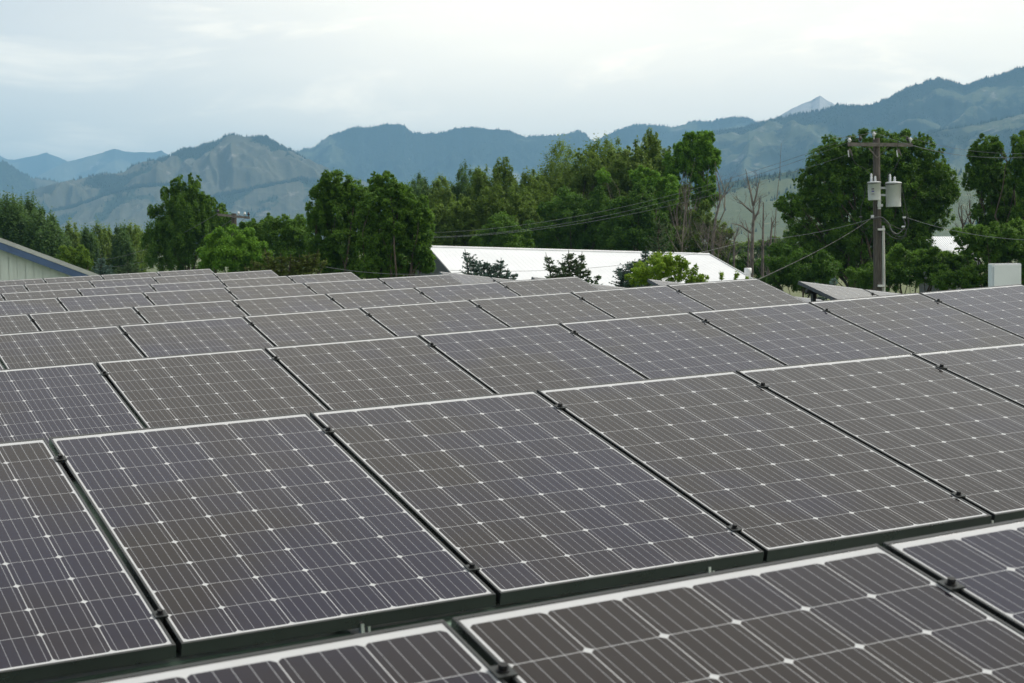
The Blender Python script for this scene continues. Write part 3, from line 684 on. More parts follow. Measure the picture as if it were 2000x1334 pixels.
# white roof far behind the big tree
q0, q1, q2, q3 = at(1795, 462, 96), at(1905, 462, 104), at(1915, 506, 92), at(1838, 492, 84)
rb = empty('distant_shed', (q0 + q2) / 2 * np.array([1, 1, 0]), 'white ribbed roof glimpsed between the big tree and the dark right hand trees', 'building')
b = MB(rb.location); ribbed(b, q0, q1, q3, q2, 24, 0.03); b.build('roof', M['roof_white'], rb)
b = MB(rb.location)
for a0, a1 in ((q3, q2), (q0, q3), (q0, q1), (q1, q2)):
    a0, a1 = a0 - UP * .12 , a1 - UP * .12
    b.add([np.array([a0[0], a0[1], 0]), np.array([a1[0], a1[1], 0]), a1, a0], [(0, 1, 2, 3)])
b.build('wall', M['wall_dark'], rb)

# ------------------------------------------------------------------ foliage
def unit(n, rng):
    v = rng.normal(size=(n, 3)); return v / np.linalg.norm(v, axis=1)[:, None]
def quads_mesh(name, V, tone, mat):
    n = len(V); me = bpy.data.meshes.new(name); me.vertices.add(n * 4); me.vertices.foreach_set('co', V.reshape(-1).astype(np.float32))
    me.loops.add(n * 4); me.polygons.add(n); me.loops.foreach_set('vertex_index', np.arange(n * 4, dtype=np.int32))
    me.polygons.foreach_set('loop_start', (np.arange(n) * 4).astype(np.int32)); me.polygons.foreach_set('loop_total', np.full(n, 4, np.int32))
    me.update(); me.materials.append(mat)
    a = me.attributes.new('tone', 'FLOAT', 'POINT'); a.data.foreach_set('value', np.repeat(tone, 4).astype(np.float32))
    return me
def leaves(C, N, size, rng, asp=0.55):
    """diamond leaves at C facing roughly N"""
    n = len(C); nn = N + rng.normal(size=(n, 3)) * 0.65; nn /= np.linalg.norm(nn, axis=1)[:, None]
    t_ = np.cross(nn, unit(n, rng)); t_ /= np.linalg.norm(t_, axis=1)[:, None] + 1e-9; b_ = np.cross(nn, t_)
    s = (size * LEAF_K * rng.uniform(0.6, 1.35, n))[:, None]
    return np.stack([C - t_ * s * .5, C + b_ * s * asp * .5 + t_ * s * .05, C + t_ * s * .5, C - b_ * s * asp * .5 + t_ * s * .05], 1)
FULL = 5.0
LEAF_K = 0.62
def crown_points(lobes, total, rng, sub=0.34, stretch=1.0, shell=0.62, tips=0.0):
    """lobes: (centre, radii3) -> points, outward normals, tone.  Each lobe is a cloud of leafy sprays with gaps between"""
    total = int(total * FULL); areas = np.array([r[0] * r[2] for c, r in lobes]); cnt = (total * areas / areas.sum()).astype(int)
    Cs, Ns, Ts = [], [], []; r0m = np.mean([r[0] for c, r in lobes])
    for (c, r), k in zip(lobes, cnt):
        r = np.array(r); m_ = r.mean()
        ns = max(12, int(34 * (0.34 / sub) ** 2)) if r[0] > r0m * .5 else 12
        d = unit(ns, rng); rad_ = shell + (1 - shell) * rng.random(ns) ** 0.6; rad_[rng.random(ns) < 0.3] *= 0.5
        sc = c + d * r * rad_[:, None] * (1 - sub * 0.55)
        sr = m_ * sub * rng.uniform(0.5, 1.2, ns); tone = np.clip(0.30 + 0.42 * d[:, 2] + rng.normal(size=ns) * 0.26, 0, 1)  # random per spray, upper sprays painted lighter as if lit from above
        idx = rng.integers(0, ns, k); off = unit(k, rng) * (np.minimum(np.abs(rng.normal(size=k)) * 0.55 + 0.15, 1.5))[:, None]
        st = np.array([1, 1, stretch]); P_ = sc[idx] + off * sr[idx][:, None] * st
        if tips: # pointed upright sprays: narrow towards the top
            hgt = off[:, 2]; P_[:, :2] = sc[idx][:, :2] + off[:, :2] * sr[idx][:, None] * np.clip(0.85 - tips * hgt, 0.12, 1.4)[:, None]
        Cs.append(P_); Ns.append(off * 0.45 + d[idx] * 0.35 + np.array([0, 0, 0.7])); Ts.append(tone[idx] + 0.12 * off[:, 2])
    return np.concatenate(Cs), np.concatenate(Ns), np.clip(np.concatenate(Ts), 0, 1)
def tube_limb(mb, a, b, r0, r1, rng, n=6, seg=5, bend=0.08, upw=0.0):
    L = np.linalg.norm(b - a); pts = []
    w1 = rng.normal(size=3) * L * bend
    for k in range(seg + 1):
        f_ = k / seg; pts.append(a + (b - a) * f_ + w1 * math.sin(f_ * math.pi) + UP * upw * L * f_ * (1 - f_) + rng.normal(size=3) * L * 0.012 * (0 < k < seg))
    mb.tube(pts, [r0 + (r1 - r0) * k / seg for k in range(seg + 1)], n, False); return pts
def img_lobes(lobes, z, rng, thick=0.9, tufts=True):
    out = []
    if len(lobes) > 2 and tufts:   # small tufts break the outline
        lobes = list(lobes) + [(l[0] + l[2] * .95 * math.cos(a_), l[1] - l[3] * .95 * math.sin(a_), max(l[2] * q_, 3), max(l[3] * q_ * 1.15, 3), (l[4] if len(l) > 4 else 0) + rng.uniform(-.6, .6))
                 for l in list(lobes) for a_, q_ in zip(rng.uniform(-.2, 3.34, 3), rng.uniform(.24, .38, 3))]
    for lb_ in lobes:
        u, v, ru, rv = lb_[:4]; dz = lb_[4] if len(lb_) > 4 else 0
        k = (z + dz) / F_PX; a_, c_ = ru * k, rv * k; rd = min(a_, c_) * thick if min(a_, c_) * 1.6 < max(a_, c_) else (a_ + c_) / 2 * thick
        hy = abs(SIDE[0]); 
        out.append((at(u, v, z + dz), (1.1 * (a_ * hy + rd * (1 - hy)), 1.1 * (a_ * (1 - hy) + rd * hy), 1.08 * c_)))
    return out
def tree(name, label, z, lobes, mat, total, leaf, seed, base_u=None, group=None, cat='tree', stretch=1.0, sub=0.34, tips=0.0, trunk_r=0.2, asp=0.55, shell=0.62, bark='bark'):
    rng = np.random.default_rng(seed)
    L = img_lobes(lobes, z, rng, 0.9, 'poplar' not in name)
    us = np.mean([l[0] for l in lobes]) if base_u is None else base_u
    b0 = at(us, 600, z); b0[2] = 0
    root = empty(name, b0, label, cat, group)
    C, N, T = crown_points(L, total, rng, sub, stretch, shell, tips)
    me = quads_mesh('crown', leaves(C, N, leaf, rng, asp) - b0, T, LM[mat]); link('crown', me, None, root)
    mb = MB(b0); cz = np.mean([c[2] for c, r in L]); low = min(c[2] for c, r in L)
    fork = np.array([b0[0], b0[1], max(0.6, low * 0.6)])
    mb.tube([b0 - UP * .1, b0 + UP * 0.3, fork], [trunk_r * 1.35, trunk_r, trunk_r * 0.75], 10, False)
    for c, r in L[:len(lobes)]:
        if r[2] < 12 * z / F_PX and len(lobes) > 3: continue
        pts = tube_limb(mb, fork + rng.normal(size=3) * 0.05, c + UP * r[2] * 0.35, trunk_r * 0.32, trunk_r * 0.06, rng, 6, 6, 0.07, -0.1)
        for k in range(2):
            e_ = c + unit(1, rng)[0] * np.array(r) * 0.75; tube_limb(mb, pts[rng.integers(2, 6)], e_, trunk_r * 0.1, trunk_r * 0.03, rng, 5, 4)
    mb.build('trunk', M[bark], root)
    return root

def poplar_lobes(u, vtop, vbot, hw, n, rng):
    """an upright crown built of plumes with pointed tops"""
    out = []
    for k in range(n):
        f_ = (k + .5) / n * 2 - 1; du = f_ * hw * rng.uniform(.7, 1.05)
        top = vtop + ((abs(f_) ** 1.4) * 0.33 * rng.uniform(.6, 1.2) + rng.uniform(0, .07)) * (vbot - vtop)
        if k % 2 == 0: out.append((u + du * .8, vbot - (vbot - vtop) * .18, hw * .62, (vbot - vtop) * .26, rng.uniform(-1, 1)))
        out.append((u + du, (top + vbot) / 2, hw * rng.uniform(.36, .54) * 1.95, (vbot - top) / 2, rng.uniform(-1.5, 1.5)))
    return out

def spruce(name, label, z, tops, mat, seed, vbase=620, group=None, twig=0.13, dens=1.0, droop=0.25, needle=0.010):
    """tops: (u, v, half_width_px, v_low): one leader each; whorled branches with short needled twigs"""
    rng = np.random.default_rng(seed); k = z / F_PX
    us = np.mean([t_[0] for t_ in tops]); b0 = at(us, 600, z); b0[2] = 0
    root = empty(name, b0, label, 'tree', group); mb = MB(b0); V = []; T = []
    for (u, v, hw, vl) in tops:
        top = at(u, v, z); low = at(u + (us - u) * 0.5, vl, z); Hh = top[2] - low[2]; Rm = hw * k
        tube_limb(mb, low - UP * 0.5, top, 0.03 + Hh * 0.03, 0.006, rng, 6, 5, 0.01)
        nw = max(5, int(Hh / 0.12)); lead = 0.16 if Hh < 1.6 else 0.10
        for i in range(nw + 1):
            f_ = lead + (1 - lead) * (i + rng.uniform(-.25, .25)) / nw; f_ = min(max(f_, lead), 1); zc = top + (low - top) * f_
            R = Rm * (0.12 + 0.88 * ((f_ - lead) / (1 - lead)) ** 0.75)
            nb = int(5 + 5 * f_ + rng.integers(0, 2))
            for j in range(nb):
                a_ = rng.random() * 6.283; d = np.array([math.cos(a_), math.sin(a_), 0]); Rl = R * rng.uniform(.45, 1.25)
                up0 = 0.75 * (1 - f_) - droop * f_
                st = np.linspace(0.08, 1, max(3, int(Rl / 0.055)))
                path = [zc + d * Rl * s_ + UP * Rl * (up0 * s_ + 0.28 * s_ ** 2) for s_ in st]
                mb.tube([zc, path[len(path) // 2], path[-1]], [0.010, 0.007, 0.004], 4, False)
                for q, s_ in zip(path, st):
                    for sgn in (-1, 1, -1, 1, 0):
                        sd = np.cross(d, UP) * sgn; tl = twig * rng.uniform(.5, 1.1) * (1.0 - 0.45 * s_)
                        dr = d * rng.uniform(.5, 1) + sd * rng.uniform(.5, 1.1) + UP * (rng.uniform(-.1, .5) if sgn else rng.uniform(-.6, .8)); dr /= np.linalg.norm(dr)
                        wv = np.cross(dr, unit(1, rng)[0]); wv /= np.linalg.norm(wv); w2 = np.cross(dr, wv); ww = needle * rng.uniform(.7, 1.3)
                        for wq in (wv, w2):
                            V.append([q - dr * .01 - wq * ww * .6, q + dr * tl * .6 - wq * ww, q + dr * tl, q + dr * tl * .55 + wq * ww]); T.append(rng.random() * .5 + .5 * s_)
        # needled leader
        LL = Hh * lead
        for i in range(int(LL / .012)):
            q = top - UP * LL * rng.random(); a_ = rng.random() * 6.28
            dr = np.array([math.cos(a_) * .6, math.sin(a_) * .6, 1]); dr /= np.linalg.norm(dr); wq = np.cross(dr, unit(1, rng)[0]); wq /= np.linalg.norm(wq)
            V.append([q - wq * .003, q + dr * .022 - wq * .004, q + dr * .04, q + dr * .022 + wq * .004]); T.append(.8)
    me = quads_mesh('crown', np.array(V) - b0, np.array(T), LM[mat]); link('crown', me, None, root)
    mb.tube([b0 - UP * .1, np.array([b0[0], b0[1], at(us, max(t_[3] for t_ in tops), z)[2]])], [0.16, 0.08], 8, False)
    mb.build('trunk', M['bark'], root); return root

def bare_tree(name, label, z, stems, seed, mat='dead_bark', r0=0.16, group=None, depth=4, twig_len=0.38, cat='dead tree', nb=(2, 4)):
    """stems: polylines in sight-line coordinates from the foot up; side branches grow from them"""
    rng = np.random.default_rng(seed); u0 = stems[0][0][0]; b0 = at(u0, 600, z); b0[2] = 0
    root = empty(name, b0, label, cat, group); mb = MB(b0)
    def grow(p, d, L, r, lev):
        e_ = p + d * L; r = min(r, 0.035); pts = tube_limb(mb, p, e_, r, r * 0.4, rng, 5 if lev < 2 else 3, 4, 0.07, 0.05)
        if lev >= depth: return
        for _ in range(rng.integers(*nb)):
            q = pts[rng.integers(1, 5)]; dd = d + unit(1, rng)[0] * 0.75 + UP * 0.22; dd /= np.linalg.norm(dd)
            grow(q, dd, L * rng.uniform(.45, .8), r * 0.5, lev + 1)
    for si, st in enumerate(stems):
        pts = [at(u, v, z) for u, v in st]
        if si == 0 and pts[0][2] > 0.3: pts = [np.array([pts[0][0], pts[0][1], 0])] + pts
        r = r0 if si == 0 else r0 * 0.4; n = len(pts)
        rr_ = [r * (1 - 0.8 * k / (n - 1)) for k in range(n)]
        mb.tube(pts, rr_, 8, False)
        for i in range(max(1, n - 3), n):
            for _ in range(rng.integers(*nb)):
                f_ = rng.random(); p_ = pts[i - 1] * (1 - f_) + pts[i] * f_; d = unit(1, rng)[0]; d[2] = abs(d[2]) * .8 + .35; d += (pts[i] - pts[i - 1]) / np.linalg.norm(pts[i] - pts[i - 1]) * .5; d /= np.linalg.norm(d)
                grow(p_, d, twig_len * z / 40 * rng.uniform(.6, 1.2), rr_[i] * 0.45, 1)
    mb.build('trunk', M[mat], root); return root

rg = np.random.default_rng(3)
# left block of tall poplars
G1 = 'tall trees behind the shed at the left'
for i, (u, vt, vb, hw, z, lab) in enumerate([
    (-28, 352, 520, 34, 138, 'tall dark poplar cut by the left edge'), (22, 361, 530, 30, 132, 'tall dark poplar with twin spiky tops near the left edge'),
    (55, 368, 535, 26, 140, 'dark poplar with a narrow spiky top, between two broader poplars'), (84, 388, 540, 28, 130, 'poplar stepping down at the right side of the tall left group'),
    (105, 425, 545, 24, 126, 'shorter poplar at the right foot of the tall left group')]):
    tree('poplar_tree', lab, z, poplar_lobes(u, vt, vb, hw, 6, rg), 'blue_poplar', 9000, 0.30, 100 + i, u, G1, stretch=2.1, sub=0.30, tips=0.6)
# lower treeline
G2 = 'smaller poplars in the line left of the big cottonwood'
for i, (u, vt, vb, hw) in enumerate([(122, 445, 540, 20), (142, 424, 540, 15), (160, 436, 545, 17), (176, 428, 545, 12), (195, 424, 545, 15), (216, 436, 545, 18), (238, 430, 545, 17), (258, 424, 545, 15), (274, 424, 545, 13)]):
    nm_ = ['hazy green poplar just right of the tall left group', 'slim poplar with a forked top above the yellow green willow', 'low rounded poplar between two slim taller ones', 'very slim pointed poplar, narrowest of the line', 'dense narrow dark topped poplar in the line', 'low broad poplar left of the pale field gap', 'loose topped poplar above the dark spruces', 'poplar with a clear two part top near the big cottonwood', 'last slim poplar touching the big cottonwood']
    tree('poplar_tree', nm_[i], 150 + 4 * (i % 3), poplar_lobes(u, vt, vb, hw, 4, rg), 'poplar' if i % 3 else 'blue_poplar', 4500, 0.30, 130 + i, u, G2, stretch=1.9, sub=0.32, tips=0.5, trunk_r=.14)
# cottonwood
tree('cottonwood_tree', 'large feathery cottonwood with a double peak at left of centre', 105,
     [(352, 372, 17, 32), (378, 380, 18, 34), (335, 405, 24, 36), (368, 412, 40, 40), (400, 415, 24, 38), (318, 445, 34, 44), (360, 455, 45, 50), (405, 455, 42, 46), (425, 440, 28, 34), (310, 490, 40, 40), (360, 500, 50, 44), (440, 470, 26, 40)],
     'ash', 36000, 0.18, 150, 365, stretch=1.35, sub=0.22, tips=0.25)
# willow-like bright bushes
tree('willow_bush', 'bright yellow green rounded willow with two domes beside the shed roof', 92,
     [(128, 502, 22, 18), (156, 500, 17, 19), (140, 518, 36, 20), (172, 516, 11, 12)], 'willow', 9000, 0.10, 160, 145, cat='bush', sub=0.3)
tree('broadleaf_tree', 'rounded fresh green broadleaf tree below the second utility pole', 72,
     [(452, 470, 34, 26), (425, 492, 34, 30), (480, 485, 34, 32), (455, 505, 50, 34), (505, 505, 26, 28), (410, 512, 24, 24)], 'mid', 22000, 0.12, 161, 455, sub=0.24)
tree('broadleaf_tree', 'dark green tree between the second utility pole and the big dark pair', 88,
     [(535, 440, 22, 20), (565, 448, 28, 26), (540, 475, 40, 36), (590, 470, 30, 40), (508, 462, 22, 28), (575, 500, 46, 36)], 'ash', 16000, 0.15, 162, 555, sub=0.28)
tree('broadleaf_tree', 'small dark tree peeping over the round fresh green tree', 95,
     [(498, 446, 14, 16), (485, 455, 20, 22), (515, 440, 12, 12)], 'dark', 4500, 0.15, 163, 495, sub=0.3)
# big dark pair
tree('broadleaf_tree', 'left one of the two big round dark green trees', 70,
     [(662, 362, 30, 32), (640, 385, 30, 34), (690, 385, 30, 34), (625, 415, 26, 36), (660, 425, 46, 44), (705, 430, 30, 44), (632, 460, 34, 40), (675, 480, 50, 46), (640, 505, 40, 30), (690, 525, 56, 26)],
     'ash', 34000, 0.135, 170, 665, sub=0.21, trunk_r=.22)
tree('broadleaf_tree', 'right one of the two big round dark green trees, with bright outer leaves', 66,
     [(758, 368, 24, 28), (735, 365, 16, 26), (780, 388, 34, 34), (745, 405, 40, 40), (805, 415, 30, 38), (825, 440, 24, 38), (775, 445, 48, 46), (815, 475, 30, 36), (740, 470, 40, 46), (785, 500, 44, 38), (735, 515, 40, 30), (715, 430, 22, 36), (760, 535, 60, 24), (822, 503, 22, 24), (834, 514, 18, 22)],
     'ash', 42000, 0.13, 171, 765, sub=0.20, trunk_r=.22)
# poplars and mixed wood behind the white roof
G3 = 'mixed poplars and cottonwoods behind the white roof'
MIX = [
 ('poplar_tree', 'dark poplar with a left leaning top, first right of the big dark pair', 128, 822, 322, 500, 30, 'blue_poplar', 7),
 ('poplar_tree', 'dusky poplar right beside the left leaning dark poplar', 122, 862, 330, 500, 24, 'poplar', 5),
 ('poplar_tree', 'deep green upright poplar with crowded pointed tips', 126, 912, 312, 500, 34, 'blue_poplar', 7),
 ('broadleaf_tree', 'olive green loose tree low behind the left end of the white roof', 104, 885, 385, 505, 34, 'olive', 6),
 ('broadleaf_tree', 'tall olive tree with a flat top left of the clump gap', 118, 950, 320, 500, 34, 'olive', 7),
 ('broadleaf_tree', 'olive tree with a pair of round knobs on top', 114, 990, 314, 500, 28, 'olive', 6),
 ('broadleaf_tree', 'brownish olive tree filling the middle of the wood', 106, 1035, 350, 505, 44, 'olive', 8),
 ('poplar_tree', 'tall fresh green poplar with a broad spiky crown', 112, 1098, 268, 500, 46, 'poplar', 9),
 ('poplar_tree', 'smaller green poplar at the left shoulder of the broad spiky poplar', 110, 1048, 320, 500, 26, 'poplar', 6),
 ('poplar_tree', 'tallest thin topped poplar of the wood', 112, 1172, 246, 470, 40, 'olive', 9),
 ('poplar_tree', 'tall poplar with tufts standing just right of the tallest poplar', 114, 1205, 256, 480, 32, 'poplar', 7),
 ('broadleaf_tree', 'narrow tufted tree left of the clump with bare limbs', 110, 1262, 262, 470, 32, 'poplar', 7),
]
for i, (nm_, lab, z, u, vt, vb, hw, mt_, npl) in enumerate(MIX):
    tree(nm_, lab, z, poplar_lobes(u, vt, vb, hw, npl, rg), mt_, 15000, 0.22, 200 + i, u, G3, stretch=1.7 if nm_[0] == 'p' else 1.25, sub=0.20, tips=0.4 if nm_[0] == 'p' else 0.2, shell=0.5)
tree('broadleaf_tree', 'dark green rounded tree standing directly behind the white ridge', 96, [(985, 455, 34, 34), (955, 475, 30, 30), (1010, 478, 34, 30), (975, 440, 22, 22)], 'ash', 11000, 0.16, 230, 985, G3, sub=0.27)
tree('broadleaf_tree', 'dark bushy tree under the broad spiky poplar', 100, [(1110, 420, 50, 46), (1080, 460, 50, 40), (1145, 455, 50, 44), (1170, 415, 34, 40)], 'dark', 16000, 0.18, 231, 1110, G3, sub=0.26)
tree('broadleaf_tree', 'dark undergrowth tree below the tangle of bare limbs', 98, [(1225, 440, 44, 46), (1265, 455, 40, 42), (1205, 470, 40, 36), (1250, 400, 34, 36), (1290, 470, 30, 30)], 'dark', 16000, 0.18, 232, 1240, G3, sub=0.26)
tree('broadleaf_tree', 'ragged bright topped tree with clumps at its right side, right end of the wood', 104,
     [(1358, 285, 26, 24), (1378, 278, 16, 18), (1335, 300, 20, 26), (1372, 312, 30, 24), (1392, 318, 14, 22), (1352, 335, 24, 22), (1375, 365, 22, 26), (1385, 385, 18, 22), (1366, 400, 16, 20), (1325, 290, 10, 14), (1312, 330, 20, 30), (1386, 268, 9, 14), (1342, 274, 8, 14), (1366, 268, 8, 13), (1398, 300, 9, 12), (1360, 425, 16, 22)],
     'mid', 20000, 0.17, 233, 1350, sub=0.21, stretch=1.3, bark='grey_stem')
tree('broadleaf_tree', 'bright green tuft with bare grey limbs around it, mid right of the wood', 100, [(1248, 345, 20, 18), (1275, 352, 18, 20), (1180, 345, 16, 14), (1300, 385, 20, 30), (1310, 360, 16, 22)], 'mid', 7000, 0.16, 234, 1262, G3, sub=0.3, bark='grey_stem')
for i, (nm_, lab, z, lobes, mt_, tot) in enumerate([
 ('broadleaf_tree', 'broad olive tree below the tallest poplar', 108, [(1150, 340, 34, 44), (1120, 380, 40, 40), (1185, 375, 40, 44), (1150, 420, 60, 50), (1160, 470, 70, 36)], 'olive', 20000),
 ('broadleaf_tree', 'dusky green tree filling the wood right of the tallest poplar', 107, [(1215, 330, 30, 44), (1240, 360, 36, 40), (1205, 390, 44, 44), (1250, 420, 46, 44), (1225, 470, 64, 36)], 'poplar', 20000),
 ('broadleaf_tree', 'dusky tree left of the ragged right end tree', 106, [(1300, 320, 22, 30), (1292, 360, 28, 40), (1318, 395, 34, 40), (1285, 425, 40, 40), (1330, 450, 40, 40), (1295, 475, 50, 30)], 'poplar', 16000),
 ('broadleaf_tree', 'olive scrub tree among the bare stems at the right end', 99, [(1375, 430, 26, 30), (1400, 455, 26, 26), (1350, 470, 40, 28), (1395, 490, 36, 22)], 'olive', 7000),
 ('broadleaf_tree', 'olive tree right behind the left third of the white ridge', 103, [(905, 430, 34, 36), (935, 455, 40, 34), (880, 465, 30, 30), (960, 400, 30, 36), (1020, 425, 40, 40), (1050, 460, 40, 34)], 'olive', 16000)]):
    tree(nm_, lab, z, lobes, mt_, tot, 0.19, 240 + i, None, G3, sub=0.2)
# trees behind the utility pole
tree('broadleaf_tree', 'very large dark green tree behind the transformer pole', 82,
     [(1628, 292, 34, 28), (1605, 318, 36, 32), (1712, 275, 40, 24), (1665, 305, 44, 34), (1770, 288, 36, 28), (1800, 295, 28, 30), (1740, 320, 50, 40), (1825, 330, 34, 34), (1845, 348, 24, 26), (1590, 360, 36, 32), (1560, 400, 36, 26), (1535, 404, 22, 12), (1640, 370, 56, 46), (1700, 390, 56, 50), (1780, 380, 56, 48), (1830, 385, 36, 34), (1575, 440, 44, 34), (1640, 445, 60, 46), (1720, 460, 60, 46), (1790, 435, 50, 36), (1560, 490, 50, 36), (1620, 510, 60, 40), (1700, 525, 60, 40), (1660, 345, 50, 40), (1705, 335, 50, 40), (1770, 345, 50, 40), (1690, 430, 60, 46), (1605, 400, 46, 36), (1745, 415, 56, 46), (1650, 485, 60, 40), (1830, 420, 34, 30), (1770, 480, 56, 40), (1850, 365, 24, 26)],
     'ash', 125000, 0.145, 250, 1690, sub=0.19, trunk_r=.3)
tree('broadleaf_tree', 'low dark tree at the foot of the big tree, left side', 74, [(1545, 520, 40, 34), (1580, 545, 46, 30), (1520, 545, 30, 24), (1610, 530, 34, 34)], 'dark', 13000, 0.13, 251, 1560, sub=0.24)
tree('broadleaf_tree', 'low green tree right of the pole foot', 70, [(1760, 520, 46, 34), (1800, 530, 40, 34), (1735, 545, 36, 28), (1840, 515, 36, 30), (1690, 545, 34, 26), (1815, 508, 36, 18), (1868, 506, 30, 18), (1880, 520, 30, 24)], 'ash', 18000, 0.125, 252, 1780, sub=0.23)
tree('broadleaf_tree', 'upright tree with two bulging crowns near the right edge', 80,
     [(1928, 285, 22, 22), (1922, 312, 28, 26), (1938, 330, 30, 28), (1930, 365, 34, 34), (1918, 345, 22, 22), (1960, 385, 32, 32), (1945, 415, 40, 36), (1985, 425, 34, 44), (1962, 350, 18, 30), (1898, 350, 18, 26), (1950, 300, 14, 20), (1965, 440, 40, 30), (1905, 300, 16, 20), (1935, 440, 30, 20)], 'ash', 30000, 0.14, 253, 1945, sub=0.22)
tree('broadleaf_tree', 'tall tree cut by the right edge', 78, [(2000, 285, 26, 24), (1990, 315, 22, 28), (2020, 320, 34, 40), (2000, 355, 26, 30), (2030, 390, 40, 46), (2015, 440, 36, 40)], 'ash', 18000, 0.14, 254, 2010, sub=0.24)
tree('broadleaf_tree', 'dark spreading tree low at the right edge behind the grey box', 68,
     [(1890, 462, 32, 20), (1925, 470, 38, 26), (1970, 460, 40, 30), (1905, 485, 36, 20), (1985, 490, 36, 34), (1945, 500, 36, 22), (1900, 545, 50, 26), (1960, 545, 46, 30), (2020, 490, 40, 50), (1850, 548, 40, 22)], 'ash', 30000, 0.12, 255, 1950, sub=0.22)
for i, (u, v0, lab) in enumerate([(1880, 380, 'thin sparse sapling behind the gap left of the twin crowned tree'), (1896, 372, 'forked small tree with sparse leaves in the gap')]):
    bare_tree('sapling', lab, 120, [[(u, 470), (u, 440), (u - 3, v0 + 20)], [(u, 445), (u + 14, 415), (u + 16, 390)], [(u, 440), (u - 8, 415), (u - 6, 395)]], 270 + i, 'bark', 0.12, 'thin saplings in the gap', 4, 0.3, 'tree', (2, 4))
# spruces before the white roof
G4 = 'spruce tops in front of the white roof'
spruce('spruce_tree', 'blue green spruce tops with a crooked left leader before the white roof', 43, [(908, 486, 34, 560), (922, 506, 36, 560), (938, 514, 36, 560), (952, 510, 38, 560), (966, 516, 34, 565), (979, 504, 32, 560), (992, 524, 28, 570), (1008, 533, 28, 575)], 'spruce', 301, group=G4)
spruce('spruce_tree', 'dark green spruce with three upright leaders before the white roof', 44, [(1066, 495, 24, 565), (1085, 520, 26, 565), (1098, 508, 30, 565), (1111, 488, 40, 565), (1125, 503, 36, 565), (1137, 491, 24, 560), (1150, 526, 26, 570), (1170, 536, 30, 580)], 'spruce_dark', 302, group=G4)
spruce('spruce_tree', 'blue green spruce left of the bright green bush', 45, [(1262, 482, 26, 560), (1225, 511, 38, 565), (1240, 506, 36, 565), (1254, 500, 38, 570), (1208, 522, 26, 560), (1272, 498, 34, 565), (1216, 530, 30, 570)], 'spruce', 303, group=G4)
spruce('spruce_tree', 'tall slender spruce rising above the bright green bush', 50, [(1288, 424, 42, 580)], 'spruce_dark', 304, group=G4)
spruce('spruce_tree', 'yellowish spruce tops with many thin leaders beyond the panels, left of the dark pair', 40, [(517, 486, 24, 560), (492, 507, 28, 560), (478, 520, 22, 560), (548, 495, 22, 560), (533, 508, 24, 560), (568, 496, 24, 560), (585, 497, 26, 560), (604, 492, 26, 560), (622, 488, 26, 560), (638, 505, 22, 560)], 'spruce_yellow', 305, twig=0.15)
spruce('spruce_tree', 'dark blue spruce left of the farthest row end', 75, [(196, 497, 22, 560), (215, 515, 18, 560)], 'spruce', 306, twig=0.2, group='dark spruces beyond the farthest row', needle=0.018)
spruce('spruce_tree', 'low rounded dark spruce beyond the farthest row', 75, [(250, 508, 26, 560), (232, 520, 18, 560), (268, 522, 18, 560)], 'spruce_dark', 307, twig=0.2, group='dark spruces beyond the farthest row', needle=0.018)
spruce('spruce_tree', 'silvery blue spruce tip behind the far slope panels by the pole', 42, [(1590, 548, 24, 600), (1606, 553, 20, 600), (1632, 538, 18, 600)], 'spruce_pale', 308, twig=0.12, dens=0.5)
# bright bush and its sprigs
tree('broadleaf_bush', 'bright yellow green bush in front of the white roof', 41,
     [(1300, 512, 30, 20), (1275, 530, 34, 22), (1318, 530, 34, 20), (1250, 545, 26, 16), (1352, 545, 18, 14), (1356, 530, 7, 14), (1372, 548, 14, 10), (1332, 518, 9, 14)], 'bright', 9000, 0.055, 320, 1305, cat='bush', sub=0.24, trunk_r=.07, asp=.6)
for i, (u, v, h, lab) in enumerate([(1409, 531, 13, 'left one of the leafy sprigs against the white roof'), (1438, 529, 14, 'middle leafy sprig against the white roof'), (1459, 540, 8, 'leafy sprig in front of the vent pipe')]):
    tree('leafy_shoot', lab, 41, [(u, v + h * .5, 5, h * .55), (u - 1, v + h, 5, h * .4)], 'bright', 150, 0.055, 330 + i, u, 'leafy shoots before the white roof', 'bush', trunk_r=.02, sub=.5)
# low brush in the gap
for i, (lab, z, lobes, mt_, tot) in enumerate([('dark low brush at the foot of the dead trunks', 100, [(1450, 515, 34, 20), (1480, 528, 34, 26), (1425, 525, 30, 22), (1505, 520, 24, 26)], 'dark', 7000),
  ('dark green thicket beyond the dead trunks', 260, [(1420, 492, 30, 14), (1455, 488, 24, 16), (1490, 490, 26, 18), (1520, 486, 24, 20), (1540, 478, 20, 24)], 'poplar', 7000)]):
    tree('brush_thicket', lab, z, lobes, mt_, tot, 0.16 if z < 200 else 0.5, 360 + i, None, 'low brush in the gap', cat='bush', trunk_r=.08)
